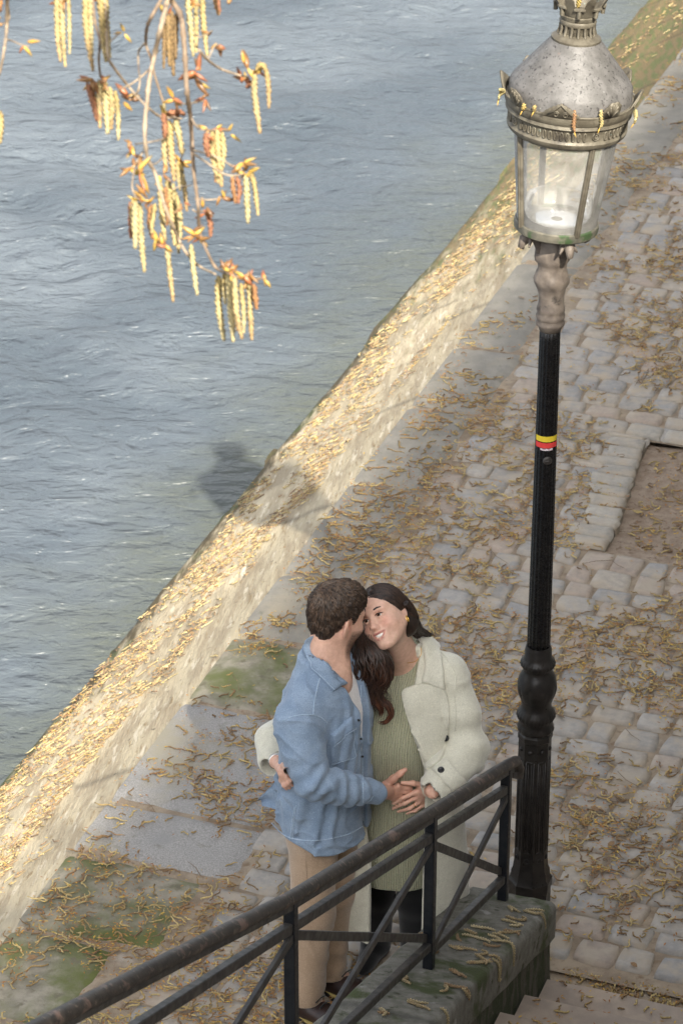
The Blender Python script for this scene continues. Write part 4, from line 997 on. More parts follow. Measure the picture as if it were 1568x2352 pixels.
class SDF:
    def __init__(s): s.ops = []
    def _add(s, fn, c, r, k, mode): s.ops.append((fn, np.array(c, float), float(r), k, mode)); return s
    def cone(s, a, b, ra, rb, k=.02, mode='u'):
        a = np.array(a, float); b = np.array(b, float); ab = b-a; L2 = ab@ab+1e-12
        def fn(P):
            t = np.clip(((P-a)@ab)/L2, 0, 1); return np.linalg.norm(P-a-t[:, None]*ab, axis=1)-(ra+(rb-ra)*t)
        return s._add(fn, (a+b)/2, math.sqrt(L2)/2+max(ra, rb), k, mode)
    def chain(s, pts, rad, k=.02, mode='u'):
        for i in range(len(pts)-1): s.cone(pts[i], pts[i+1], rad[i], rad[i+1], k, mode)
        return s
    def ell(s, c, r, ax=None, k=.02, mode='u'):
        c = np.array(c, float); r = np.array(r, float); A = np.eye(3) if ax is None else np.array(ax, float)
        def fn(P):
            q = (P-c)@A.T; k0 = np.linalg.norm(q/r, axis=1); k1 = np.linalg.norm(q/(r*r), axis=1)+1e-9
            return k0*(k0-1)/k1
        return s._add(fn, c, r.max(), k, mode)
    def loft(s, org, ax, st, k=.03, mode='u', expo=2.0):
        "st rows: z, lateral offset, forward offset, half width, half depth front, half depth back (in frame ax = lateral, forward)"
        org = np.array(org, float); A = np.array(ax, float); st = np.array(st, float); z0, z1 = st[0, 0], st[-1, 0]
        zf = np.linspace(z0, z1, 160); col = []
        for j in range(1, 6):
            v = np.interp(zf, st[:, 0], st[:, j]); kk = np.ones(15)/15; v2 = np.convolve(np.pad(v, 7, mode='edge'), kk, 'valid'); col.append(v2)
        def fn(P):
            q = P-org; z = np.clip(q[:, 2], z0, z1); u = [np.interp(z, zf, c_) for c_ in col]
            x = q@A[0]-u[0]; y = q@A[1]-u[1]; b = np.where(y > 0, u[3], u[4])
            g = (np.abs(x/u[2])**expo+np.abs(y/b)**expo)**(1/expo)
            rad = np.sqrt(x*x+y*y)+1e-9; d = rad*(1-1/np.maximum(g, 1e-6)); d = np.where(g < .3, -.7*np.minimum(u[2], b), d)
            d = d*.85; dz = np.abs(q[:, 2]-z); return np.where(dz > 0, np.sqrt(np.maximum(d, 0)**2+dz*dz), d)
        c = org+np.array([0, 0, (z0+z1)/2]); return s._add(fn, c, (z1-z0)/2+st[:, 3:].max()+.15, k, mode)
    def fn(s, f, c, r, k=0.0, mode='u'): return s._add(f, c, r, k, mode)
    def merge(s, o, k=.0, mode='u'):
        c = np.mean([q[1] for q in o.ops], 0); r = max(np.linalg.norm(q[1]-c)+q[2] for q in o.ops)
        return s._add(o.eval, c, r, k, mode)
    def _ev(s, P, cull=True):
        d = np.full(len(P), .09)
        c = (P.min(0)+P.max(0))/2; rr = np.linalg.norm(P.max(0)-c)
        for fn, oc, orr, k, mode in s.ops:
            if np.linalg.norm(oc-c)-orr-rr > .09+k: continue
            if mode == 'u': d = smin(d, fn(P), k)
            elif mode == 's': d = -smin(-d, fn(P), k)        # subtract
            elif mode == 'i': d = -smin(-d, -fn(P), k)       # intersect
            elif mode == 'd': d = d+fn(P)                    # displace
            elif mode == 'h': d = np.maximum(d, -(d+k))      # hollow shell
        return d
    def eval(s, P):
        P = np.asarray(P, float)
        if len(P) == 0: return np.zeros(0)
        if len(P) <= 600: return s._ev(P)
        key = np.floor(P/.10).astype(np.int64); kk = key[:, 0]*73856093 ^ key[:, 1]*19349663 ^ key[:, 2]*83492791
        order = np.argsort(kk, kind='stable'); ks = kk[order]; cut = np.r_[0, np.nonzero(np.diff(ks))[0]+1, len(ks)]
        out = np.empty(len(P))
        for a, b in zip(cut[:-1], cut[1:]):
            ii = order[a:b]; out[ii] = s._ev(P[ii])
        return out
    def grad(s, P, e=.002):
        P = np.asarray(P, float); g = np.stack([s.eval(P+np.eye(3)[i]*e)-s.eval(P-np.eye(3)[i]*e) for i in range(3)], -1)
        return g/(np.linalg.norm(g, axis=1, keepdims=True)+1e-9)
    def hit(s, px, d0=9.4, d1=12.0):
        "where the line of sight through photo pixels meets the surface"
        px = np.asarray(px, float); D = np.stack([ray(x, y) for x, y in px]); t = np.full(len(px), d0)
        for _ in range(90):
            d = s.eval(CC+D*t[:, None]); t = np.minimum(t+np.clip(d*.7, -.02, .08), d1)
        return CC+D*t[:, None]
def axis(*segs):
    "non-uniform grid axis: (start, stop, step) pieces"
    o = []
    for a, b, st in segs: o += list(np.linspace(a, b, max(1, int(round((b-a)/st))), endpoint=False))
    o.append(segs[-1][1]); return np.array(o)
def surface(sdf, xs, ys, zs, B=8):
    nx, ny, nz = len(xs), len(ys), len(zs)
    F = np.full((nx, ny, nz), 1.0, np.float32)
    bx = range(0, nx, B); blocks = []; cen = []; hd = []
    for i in range(0, nx, B):
        i1 = min(i+B, nx)-1
        for j in range(0, ny, B):
            j1 = min(j+B, ny)-1
            for k in range(0, nz, B):
                k1 = min(k+B, nz)-1
                lo = np.array([xs[i], ys[j], zs[k]]); hi = np.array([xs[i1], ys[j1], zs[k1]])
                blocks.append((i, j, k)); cen.append((lo+hi)/2); hd.append(np.linalg.norm(hi-lo)/2)
    d = sdf.eval(np.array(cen)); hd = np.array(hd); act = np.abs(d) < hd*1.7+.016
    todo = []
    for (i, j, k), dd, a in zip(blocks, d, act):
        if not a: F[i:i+B, j:j+B, k:k+B] = dd
        else: todo.append((i, j, k))
    for q in range(0, len(todo), 400):
        P = []; shp = []
        for (i, j, k) in todo[q:q+400]:
            X, Y, Z = np.meshgrid(xs[i:i+B], ys[j:j+B], zs[k:k+B], indexing='ij'); P.append(np.stack([X.ravel(), Y.ravel(), Z.ravel()], -1)); shp.append(X.shape)
        D = sdf.eval(np.concatenate(P)); o = 0
        for (i, j, k), sh in zip(todo[q:q+400], shp):
            n = sh[0]*sh[1]*sh[2]; F[i:i+B, j:j+B, k:k+B] = D[o:o+n].reshape(sh); o += n
    S = F < 0
    cnt = np.zeros((nx-1, ny-1, nz-1), np.uint8)
    for a in (0, 1):
        for b in (0, 1):
            for c in (0, 1): cnt += S[a:nx-1+a, b:ny-1+b, c:nz-1+c]
    I, J, K = np.nonzero((cnt > 0) & (cnt < 8)); m = len(I)
    idx = np.full(cnt.shape, -1, np.int32); idx[I, J, K] = np.arange(m)
    acc = np.zeros((m, 3)); num = np.zeros(m)
    cs = [(a, b, c) for a in (0, 1) for b in (0, 1) for c in (0, 1)]
    for p in range(8):
        for q in range(p+1, 8):
            A, Bc = cs[p], cs[q]
            if sum(abs(A[t]-Bc[t]) for t in range(3)) != 1: continue
            f0 = F[I+A[0], J+A[1], K+A[2]]; f1 = F[I+Bc[0], J+Bc[1], K+Bc[2]]; cr = (f0 < 0) != (f1 < 0)
            t = np.where(cr, f0/np.where(cr, f0-f1, 1), 0)
            P0 = np.stack([xs[I+A[0]], ys[J+A[1]], zs[K+A[2]]], -1); P1 = np.stack([xs[I+Bc[0]], ys[J+Bc[1]], zs[K+Bc[2]]], -1)
            acc += np.where(cr[:, None], P0+(P1-P0)*t[:, None], 0); num += cr
    V = acc/num[:, None]; faces = []
    for ax in range(3):
        sl0 = [slice(None)]*3; sl1 = [slice(None)]*3; sl0[ax] = slice(0, -1); sl1[ax] = slice(1, None)
        E = S[tuple(sl0)] != S[tuple(sl1)]; i, j, k = np.nonzero(E)
        u, v = [(1, 2), (2, 0), (0, 1)][ax]; ijk = np.stack([i, j, k], -1)
        lim = np.array(cnt.shape); ok = (ijk[:, u] > 0) & (ijk[:, v] > 0) & (ijk[:, u] < lim[u]) & (ijk[:, v] < lim[v])
        ijk = ijk[ok]; s0 = S[tuple(ijk.T)]
        def g(du, dv):
            t = ijk.copy(); t[:, u] -= du; t[:, v] -= dv; return idx[tuple(t.T)]
        q = np.stack([g(1, 1), g(0, 1), g(0, 0), g(1, 0)], -1); q = np.where(s0[:, None], q, q[:, ::-1]); faces.append(q)
    return V, np.concatenate(faces)
def sdf_obj(name, sdf, xs, ys, zs, mat, parent, colf=None, extra=None):
    V, Fc = surface(sdf, xs, ys, zs)
    me = bpy.data.meshes.new(name); me.from_pydata(V.tolist(), [], Fc.tolist())
    ca = me.color_attributes.new('Col', 'FLOAT_COLOR', 'POINT'); c = np.ones((len(V), 4), np.float32)
    if colf is not None: c[:, :3] = colf(V)
    ca.data.foreach_set('color', c.ravel())
    for nm, f in (extra or {}).items():
        at = me.attributes.new(nm, 'FLOAT', 'POINT'); at.data.foreach_set('value', f(V).astype(np.float32))
    me.update(); return link(name, me, mat, parent)
def strip_patch(sdf, inner, outer, h=.012, n=24, m=8, mat=None, name='collar', parent=None, under=.006, thick_in=None):
    "cloth piece lying on a surface between two measured edge lines"
    def rs(pl): return np.array(smooth_path([(x, y, 0) for x, y in pl], n))[:, :2]
    A, Bq = rs(inner), rs(outer); G = np.array([[A[i]*(1-j/(m-1))+Bq[i]*(j/(m-1)) for j in range(m)] for i in range(n)])
    P = sdf.hit(G.reshape(-1, 2)); Nn = sdf.grad(P, .006)
    f = np.ones((n, m)); hh = np.full((n, m), h)
    if thick_in is not None: hh = np.linspace(thick_in, h, m)[None, :]*np.ones((n, 1))
    edge = np.zeros((n, m)); edge[0, :] = edge[-1, :] = 1; edge[:, 0] = edge[:, -1] = 1
    top = P+Nn*(hh*(1-.35*edge)).reshape(-1, 1); bot = P-Nn*under
    V = np.concatenate([top, bot]); F = []; o = n*m
    for i in range(n-1):
        for j in range(m-1):
            a, b_, c, d = i*m+j, (i+1)*m+j, (i+1)*m+j+1, i*m+j+1
            F.append((a, b_, c, d)); F.append((o+d, o+c, o+b_, o+a))
    ring = [i*m for i in range(n)]+[(n-1)*m+j for j in range(1, m)]+[i*m+m-1 for i in range(n-2, -1, -1)]+[j for j in range(m-2, 0, -1)]
    for q in range(len(ring)):
        a, b_ = ring[q], ring[(q+1) % len(ring)]; F.append((b_, a, o+a, o+b_))
    b = MB(); b.add(V, F); ob = b.build(name, mat, parent)
    bm = bmesh.new(); bm.from_mesh(ob.data); bmesh.ops.recalc_face_normals(bm, faces=bm.faces); bm.to_mesh(ob.data); bm.free(); ob.data.set_sharp_from_angle(angle=R(55))
    return ob
def seam(b, sdf, pts, r=.0022, off=.0008, n=None, col=None):
    pl = np.array(smooth_path([(x, y, 0) for x, y in pts], n or max(8, len(pts)*6)))[:, :2]
    P = sdf.hit(pl); P = P+sdf.grad(P, .005)*off; b.tube(list(P), r, 6, col=col)
# ---------------------------------------------------------------- materials of the people
def cloth(name, a, b, sc, weave=900, bs=.35, bd=.0012, sheen=.3, rough=.9, spots=None):
    m = mat(name, a, b, sc, rough, weave, bs, bd, use_col=True, spots=(spots or [])+[(tuple(q*.86 for q in a), 240, .48, .66), (tuple(min(1, q*1.12) for q in b), 210, .52, .68)], spec=.2); bs_ = m.node_tree.nodes['Principled BSDF']
    bs_.inputs['Sheen Weight'].default_value = sheen; bs_.inputs['Sheen Roughness'].default_value = .5; return m
M['denim'] = cloth('washed_denim', (.170, .232, .318), (.232, .300, .388), 14, 420, .4, .0012, .15, spots=[((.26, .335, .43), 5, .56, .74)])
M['denim_seam'] = cloth('faded_denim_seam', (.36, .44, .54), (.24, .33, .44), 160, 500)
M['wool'] = cloth('pale_sage_wool', (.55, .53, .43), (.59, .57, .465), 60, 240, .5, .002, .5)
M['tee'] = cloth('white_cotton', (.72, .69, .67), (.78, .75, .73), 30)
M['chino'] = cloth('tan_cotton', (.35, .245, .160), (.41, .295, .20), 9, 800, .3)
M['black_cloth'] = cloth('black_cloth', (.006, .006, .007), (.010, .010, .011), 20)
M['leather'] = mat('dark_brown_leather', (.022, .012, .010), (.035, .018, .014), 30, .38, 120, .3, .001)
M['sole'] = mat('boot_sole', (.012, .010, .009)); M['welt'] = mat('yellow_welt_stitch', (.40, .30, .10))
M['button'] = mat('black_button', (.010, .010, .011), rough=.25)
M['gold'] = mat('gold', (.85, .55, .16), rough=.22, metal=1.0); M['steel'] = mat('watch_steel', (.62, .60, .56), rough=.25, metal=1.0)
def skin_mat():
    m, nt, bs = new_mat('skin'); vec = coords(nt)
    c = mix(nt, (.88, .84, .82), (1.08, 1.07, 1.06), ramp(nt, noise(nt, vec, 60, 7, .7), .3, .7)); c = mix(nt, c, attr(nt).outputs[0], 1.0, 'MULTIPLY')
    nt.links.new(c, bs.inputs['Base Color']); bs.inputs['Roughness'].default_value = .48; bs.inputs['Specular IOR Level'].default_value = .35
    bs.inputs['Subsurface Weight'].default_value = .12; bs.inputs['Subsurface Radius'].default_value = (1.0, .35, .2); bs.inputs['Subsurface Scale'].default_value = .006
    bump(nt, bs, noise(nt, vec, 420, 3), .12, .0008); return m
M['skin'] = skin_mat()
def hair_mat(name, a, b, r=.38):
    m = mat(name, a, b, 120, r, use_col=True, spec=.5, stretch=(1, 1, .25)); m.node_tree.nodes['Principled BSDF'].inputs['Anisotropic'].default_value = .5; return m
M['hair_m'] = hair_mat('short_brown_hair', (.020, .0125, .0085), (.050, .032, .022), .5)
M['hair_w'] = hair_mat('long_dark_hair', (.012, .0075, .0055), (.031, .018, .012), .42)
def knit_mat():
    m, nt, bs = new_mat('ribbed_sage_knit'); vec = coords(nt); a = attr(nt, 'rib')
    w = nt.nodes.new('ShaderNodeMath'); w.operation = 'SINE'; ml = nt.nodes.new('ShaderNodeMath'); ml.operation = 'MULTIPLY'; ml.inputs[1].default_value = 2*math.pi/.0088
    nt.links.new(a.outputs['Fac'], ml.inputs[0]); nt.links.new(ml.outputs[0], w.inputs[0])
    wv = nt.nodes.new('ShaderNodeMapRange'); wv.inputs[1].default_value = -1; wv.inputs[2].default_value = 1; nt.links.new(w.outputs[0], wv.inputs[0])
    c = mix(nt, (.27, .275, .175), (.40, .395, .275), wv.outputs[0])
    c = mix(nt, c, (.47, .42, .27), ramp(nt, noise(nt, vec, 260, 3, .6), .52, .68)); c = mix(nt, c, (.17, .205, .135), ramp(nt, noise(nt, vec, 240, 3, .6), .56, .70))
    nt.links.new(c, bs.inputs['Base Color']); bs.inputs['Roughness'].default_value = .95; bs.inputs['Specular IOR Level'].default_value = .1; bs.inputs['Sheen Weight'].default_value = .3
    bump(nt, bs, noise(nt, vec, 500, 3), .7, .002, bump(nt, bs, wv.outputs[0], .9, .003)); return m
M['knit'] = knit_mat()
M['eye'] = mat('eye_white', (1, 1, 1), rough=.12, use_col=True); M['teeth'] = mat('teeth', (.78, .74, .68), rough=.25); M['brow'] = hair_mat('eyebrow_hair', (.022, .014, .011), (.030, .019, .014), .6)
SKIN_W = np.array([.63, .405, .305]); SKIN_M = np.array([.60, .375, .280])
# ---------------------------------------------------------------- head
class Frame:
    "local axes: x = own left, y = forward, z = up"
    def __init__(s, o, fwd, up, sc=1.0):
        s.o = np.array(o, float); f = np.array(fwd, float); f /= np.linalg.norm(f); u = np.array(up, float); u -= f*(u@f); u /= np.linalg.norm(u)
        s.A = np.stack([np.cross(u, f), f, u])*1.0; s.A[0] = np.cross(f, u)*-1.0; s.sc = sc
    def __call__(s, x, y, z): return s.o+(s.A[0]*x+s.A[1]*y+s.A[2]*z)*s.sc
    def loc(s, P): return ((np.asarray(P)-s.o)@s.A.T)/s.sc
def head_sdf(S, H, female, smile):
    k = H.sc; A = H.A
    def E(c, r, kk=.02, mode='u', ax=None): S.ell(H(*c), np.array(r)*k, A if ax is None else ax, kk*k, mode)
    def C(a, b, ra, rb, kk=.02, mode='u'): S.cone(H(*a), H(*b), ra*k, rb*k, kk*k, mode)
    E((0, -.014, .034), (.076, .096, .087), .0)
    E((0, .030, .022), (.066, .066, .066), .03)               # forehead
    E((0, .036, -.035), (.058, .060, .080), .03)              # mid face
    jw = .056 if female else .062
    for sx in (-1, 1):
        C((sx*jw, -.004, -.045), (sx*.020, .068, -.103), .020, .017, .03)       # jaw
        E((sx*.040, .066, -.034), (.026, .026, .024), .022)                     # cheek
        E((sx*.052, .032, -.038), (.018, .036, .040), .03)
        C((sx*.012, .089, .026), (sx*.046, .074, .024), .010, .009, .018)       # brow ridge
    E((0, .080, -.104), (.022, .018, .017), .022)             # chin
    for sx in (-1, 1): E((sx*.031, .100, .005), (.019, .017, .0115), .012, 's')  # eye sockets
    C((0, .094, .012), (0, .112, -.028), .0075, .0105, .014)   # nose
    E((0, .114, -.034), (.0115, .0105, .0095), .010)
    for sx in (-1, 1):
        E((sx*.0112, .103, -.038), (.0066, .0085, .0066), .008)
        E((sx*.006, .112, -.0435), (.0035, .005, .0025), .003, 's')
    E((0, .084, -.068), (.030, .020, .026), .02)               # muzzle
    for sx in (-1, 1):
        C((sx*.016, .0925, .009), (sx*.031, .0965, .0125), .0035, .0035, .004); C((sx*.031, .0965, .0125), (sx*.0475, .084, .006), .0035, .003, .004)   # lids
        C((sx*.017, .092, .001), (sx*.032, .0940, -.0045), .003, .003, .005); C((sx*.032, .0940, -.0045), (sx*.047, .0835, .002), .003, .003, .005)
    if smile:
        pass
        for sx in (-1, 1):
            C((0, .108, -.0705), (sx*.015, .104, -.0675), .0098, .0082, .002, 's'); C((sx*.015, .104, -.0675), (sx*.028, .0935, -.0590), .0082, .0030, .002, 's')
            C((0, .1050, -.0590), (sx*.014, .1010, -.0567), .0036, .0036, .004); C((sx*.014, .1010, -.0575), (sx*.031, .0860, -.0545), .0040, .0026, .004)
            C((0, .1030, -.0835), (sx*.014, .0990, -.0795), .0048, .0044, .004); C((sx*.014, .0990, -.0795), (sx*.031, .0860, -.0560), .0046, .0026, .004)
    else:
        for sx in (-1, 1):
            C((0, .1035, -.066), (sx*.022, .090, -.068), .0048, .003, .006); C((0, .1020, -.075), (sx*.022, .090, -.069), .0055, .003, .006)
    ec = (.074, -.016, -.014, .80) if female else (.083, -.014, -.010, 1.12)
    for sx in (-1, 1):                                          # ears
        ax = np.stack([A[0]*math.cos(.45)-A[1]*math.sin(.45)*sx*-1, A[1]*math.cos(.45)+A[0]*math.sin(.45)*sx*-1, A[2]])
        E((sx*ec[0], ec[1], ec[2]), np.array((.0085, .019, .033))*ec[3], .008, 'u', ax); E((sx*.088, -.006, .000), (.006, .010, .018), .006, 's', ax)
        if female: continue
        C((sx*.080, -.022, .020), (sx*.082, -.012, .026), .005, .004, .006); C((sx*.080, -.024, .016), (sx*.079, -.022, -.012), .0045, .004, .005)
def tapeball(b, c, r, n=24, colf=None, A=None):
    V = []; C = []
    for i in range(n+1):
        t = math.pi*i/n
        for j in range(n*2):
            p = 2*math.pi*j/(n*2); d = np.array([math.sin(t)*math.cos(p), math.sin(t)*math.sin(p), math.cos(t)]); d = A.T@np.array([d[0], d[2], d[1]]) if A is not None else d
            V.append(np.array(c)+d*r); C.append(colf(d))
    m = n*2; b.add(V, [(i*m+j, i*m+(j+1) % m, (i+1)*m+(j+1) % m, (i+1)*m+j) for i in range(n) for j in range(m)], C)
def eyes(H, parent, gaze, iris=(.05, .028, .016)):
    g = H.A.T@np.array(gaze); g /= np.linalg.norm(g)
    for sx in (-1, 1):
        b = MB()
        def cf(d):
            c = d@g
            return (.004, .004, .004) if c > .965 else iris if c > .83 else (.62, .58, .55)
        tapeball(b, H(sx*.031, .0805, .0035), .0128*H.sc, 24, cf); b.build('eye', M['eye'], parent)
        b = MB(); b.tube([H(sx*x, y, z) for x, y, z in [(.0135, .0950, .0245), (.024, .0980, .0300), (.036, .0950, .0325), (.047, .086, .0305), (.056, .073, .024)]], [.0024*H.sc, .0037*H.sc, .0034*H.sc, .0025*H.sc, .0010*H.sc], 6); b.build('eyebrow', M['brow'], parent)
        b = MB(); b.tube([H(sx*x, y, z) for x, y, z in [(.0155, .0955, .0065), (.024, .0995, .0100), (.033, .0998, .0108), (.042, .0935, .0085), (.0505, .084, .0060)]], [.0010*H.sc, .0020*H.sc, .0025*H.sc, .0024*H.sc, .0010*H.sc], 6); b.build('eyelashes', M['brow'], parent)
def finger(S, pts, r0, r1, k=.006):
    n = len(pts); S.chain(pts, [r0+(r1-r0)*i/(n-1) for i in range(n)], k)
# ================================================================ THE MAN
PM = empty('person', (-.06, 9.13, 0), 'person in a light blue denim overshirt and tan trousers, seen from behind, leaning in', 'person')
FM = np.array([math.cos(R(25)), -math.sin(R(25)), 0]); RM = np.array([FM[1], -FM[0], 0]); CMn = np.array([-.06, 9.13, 0])
def mp(f, r, z): return CMn+FM*f+RM*r+np.array([0, 0, z])
HM = Frame(at_y(772, 1415, 9.19), np.array([.788*.966, .616*.966, -.26]), np.array([.788*.26, .616*.26, .966]), 1.0)
FW = np.array([-.30, -.954, 0]); FW /= np.linalg.norm(FW); LW = np.array([-FW[1], FW[0], 0]); CWn = np.array([.21, 9.40, 0])
def wp(f, l, z): return CWn+FW*f+LW*l+np.array([0, 0, z])
# dress first: hands rest on it
SD = SDF()
SD.loft(CWn, (LW, FW), [(.455, 0, .02, .190, .165, .15), (.7, 0, .03, .190, .165, .15), (.92, 0, .03, .180, .165, .13), (1.08, 0, .02, .168, .16, .12), (1.22, 0, .0, .160, .13, .11), (1.33, 0, -.01, .165, .085, .10), (1.385, 0, -.02, .11, .07, .08), (1.41, 0, -.02, .075, .06, .06)], 0)
SD.ell(wp(.105, -.01, 1.075), (.135, .125, .165), (LW, FW, (0, 0, 1)), .09)
for sx in (-1, 1): SD.ell(wp(.085, sx*.068, 1.245), (.068, .062, .068), (LW, FW, (0, 0, 1)), .06)
SD.fn(lambda P: .004*vnoise(np.stack([P[:, 0]*16, P[:, 1]*16, P[:, 2]*5], -1))*np.clip((1.0-P[:, 2])*4, 0, 1), wp(0, 0, .7), .9, 0, 'd')
NECKW = at_y(930, 1512, 9.36)
SD.ell(NECKW+np.array([-.012, -.045, .03]), (.062, .062, .040), None, .01, 's')
def ondress(x, y, off):
    p = SD.hit([(x, y)])[0]; r = ray(x, y); return p-r*off
SHK = {}
# --- skin (one continuous body)
SB = SDF(); head_sdf(SB, HM, False, False)
nb = mp(.005, .005, 1.47)
SB.cone(HM(0, -.030, -.045), nb, .058, .066, .03)
SB.cone(HM(0, .02, -.07), mp(.05, 0, 1.45), .040, .05, .03)
SB.loft(CMn, (RM, FM), [(.86, 0, 0, .16, .11, .12), (1.0, 0, 0, .155, .11, .11), (1.2, 0, 0, .17, .12, .11), (1.36, 0, 0, .185, .11, .11), (1.44, 0, 0, .15, .08, .09), (1.49, 0, 0, .07, .06, .06)], .04)
SHR, ELR = mp(-.015, .185, 1.405), at_y(724, 1794, 8.85); WRR = at_y(866, 1821, 8.98)
SHL, ELL, WRL = mp(-.0, -.175, 1.40), mp(.06, -.27, 1.10), mp(.26, -.25, 1.08)
SB.chain([SHR, ELR, WRR], [.052, .042, .028], .02); SB.chain([SHL, ELL, WRL], [.052, .042, .028], .02)
for r_, ft in ((.095, (-.129, 9.045, 0)), (-.085, (-.032, 9.204, 0))):
    f = np.array(ft); SB.chain([mp(0, r_, .88), mp(-.006, r_*1.0, .48), f+np.array([0, 0, .08]), f+FM*.10+np.array([0, 0, .03])], [.080, .050, .04, .03], .03)
# right hand on the belly
def hp(x, y, off): return ondress(x, y, off)
kn = [hp(914, 1805, .022), hp(916, 1815, .022), hp(912, 1826, .022), hp(903, 1835, .020)]
pc = hp(893, 1818, .026); wr = WRR
SB.cone(wr, pc, .027, .026, .02)
for q, w in zip(kn, (.012, .012, .0115, .0105)): SB.cone(pc+(q-pc)*-.25, q, .019, w, .016)
finger(SB, [kn[0], hp(936, 1810, .024), hp(957, 1811, .020)], .0105, .0078); finger(SB, [kn[1], hp(938, 1820, .024), hp(957, 1822, .018)], .0105, .0078)
finger(SB, [kn[2], hp(930, 1832, .022), hp(950, 1836, .016)], .0102, .0075); finger(SB, [kn[3], hp(918, 1842, .020), hp(934, 1846, .014)], .0092, .0068)
finger(SB, [hp(884, 1803, .026), hp(903, 1789, .022), hp(918, 1777, .018), hp(930, 1768, .016)], .0155, .0085, .012)
# left hand behind her back
for q in range(4): finger(SB, [WRL, WRL+FM*.06+np.array([0, .0, -.02*q+.03]), WRL+FM*.15+np.array([0, .02, -.02*q+.03])], .02, .008)
finger(SB, [WRL, WRL+FM*.04+np.array([0, 0, .05])], .018, .009)
def man_col(V):
    c = np.tile(SKIN_M, (len(V), 1)); l = HM.loc(V)
    n = vnoise(l*260)*.5+.5
    be = ((l[:, 2] < -.028) & (l[:, 1] > .008) & (l[:, 2] > -.15)).astype(float)*np.clip((l[:, 1]-.004)/.018, 0, 1)*np.clip((-.022-l[:, 2])/.022, 0, 1)
    be *= np.clip((l[:, 2]+.145)/.03, 0, 1); be *= np.clip(.55+.6*n, 0, 1)
    c = c*(1-be[:, None]*.86)+np.array([.055, .034, .024])*be[:, None]*.86
    er = np.exp(-((np.abs(l[:, 0])-.080)/.012)**2-((l[:, 1]+.01)/.03)**2-(l[:, 2]/.04)**2); c = c*(1+er[:, None]*np.array([.08, -.12, -.16]))
    hd = (V[:, 2] < 1.3) & (V[:, 0] > .1); c[hd] *= np.array([1.06, .98, .97]); return c
man = sdf_obj('body', SB, axis((-.36, .26, .0034)), axis((8.76, 9.52, .0034)), axis((-.02, .95, .010), (.95, 1.14, .0032), (1.14, 1.42, .008), (1.42, 1.86, .0032)), M['skin'], PM, man_col)
eyes(HM, PM, (.1, 1, 0))
# --- clothes
ST = SDF(); ST.loft(CMn, (RM, FM), [(.90, 0, 0, .175, .125, .125), (1.1, 0, 0, .175, .125, .12), (1.3, 0, 0, .187, .128, .118), (1.41, 0, 0, .165, .10, .10), (1.465, 0, .005, .09, .075, .075), (1.475, 0, .005, .08, .07, .07)], 0)
sdf_obj('t_shirt', ST, axis((-.30, .18, .006)), axis((8.9, 9.36, .006)), axis((.88, 1.50, .006)), M['tee'], PM)
SS = SDF()
SS.loft(CMn, (RM, FM), [(.68, 0, 0, .208, .165, .172), (.85, 0, 0, .198, .155, .158), (1.0, 0, .0, .190, .152, .15), (1.2, 0, .0, .190, .152, .145), (1.34, 0, 0, .198, .142, .138), (1.42, 0, 0, .185, .115, .122), (1.475, 0, .0, .125, .09, .10), (1.515, 0, -.005, .090, .08, .088), (1.535, 0, -.01, .080, .075, .082)], 0, expo=2.25)
SS.cone(mp(-.005, .13, 1.425), mp(-.01, .195, 1.385), .065, .075, .05); SS.cone(mp(-.0, -.13, 1.425), mp(-.0, -.195, 1.385), .065, .075, .05)
sh2 = mp(-.01, .212, 1.375)
SS.chain([sh2, sh2*.5+ELR*.5+np.array([-.012, 0, .0]), ELR+np.array([-.008, -.0, -.006]), ELR*.45+WRR*.55+np.array([0, 0, -.006]), ELR*.12+WRR*.88], [.080, .074, .066, .055, .041], .012)
SS.cone(ELR*.16+WRR*.84, WRR+(WRR-ELR)*-.02, .042, .0385, .004)
SS.chain([mp(0, -.20, 1.37), ELL, WRL], [.08, .066, .045], .035)
# pulled-up back corner of the shirt
SS.ell(at_y(652, 1800, 9.14), (.035, .02, .06), None, .03)
def m_folds(P):
    z = P[:, 2]; q = P-CMn; r = q@RM; f = q@FM
    d = .0075*vnoise(np.stack([P[:, 0]*11, P[:, 1]*11, z*4.5], -1))*np.clip((1.45-z)*5, 0, 1)
    d = d-.0075*np.clip(1-np.abs(vnoise(np.stack([P[:, 0]*7+z*5, P[:, 1]*7, z*8], -1)+21))*5, 0, 1)**2
    d = d-.0034*np.clip(1-np.abs(vnoise(np.stack([P[:, 0]*15+z*9, P[:, 1]*15, z*15], -1)+41))*4, 0, 1)**2
    d = d+.0022*vnoise(np.stack([P[:, 0]*30, P[:, 1]*30, z*14], -1)+7)
    # gathers radiating from the hand at the waist
    w = at_y(655, 1800, 9.1); dv = P-w; a = np.arctan2(dv[:, 2], dv@np.array([.8, -.6, 0])); rr = np.linalg.norm(dv, axis=1)
    d = d+.0045*np.sin(a*8+2*vnoise(P*9))*np.exp(-((rr-.09)/.06)**2)*(f < 0)
    # elbow creases
    e = P-ELR; re = np.linalg.norm(e, axis=1); u = e@np.array([.55, -.15, -.82])
    d = d+.0065*np.sin(u*95+1.5*np.sin(e[:, 0]*28))*np.exp(-(re/.10)**2)*(r > .17)
    g = WRR-ELR; t = (e@g)/(g@g); d = d+.0045*np.sin(t*38+e[:, 2]*40)*np.clip(t*3, 0, 1)*np.clip((.86-t)*6, 0, 1)*(re < .35)*(r > .02)
    return d
SS.fn(m_folds, mp(0, .05, 1.05), .8, 0, 'd')
def hemcut(P):
    q = P-CMn; f = q@FM; r = q@RM
    return -(P[:, 2]-(.805+.085*np.clip(np.abs(r)/.2, 0, 1)**2.2*np.clip((.05-f)/.2, 0, 1)+.05*np.clip((-.08-f)/.12, 0, 1)+.004*np.sin(r*40+f*33)))
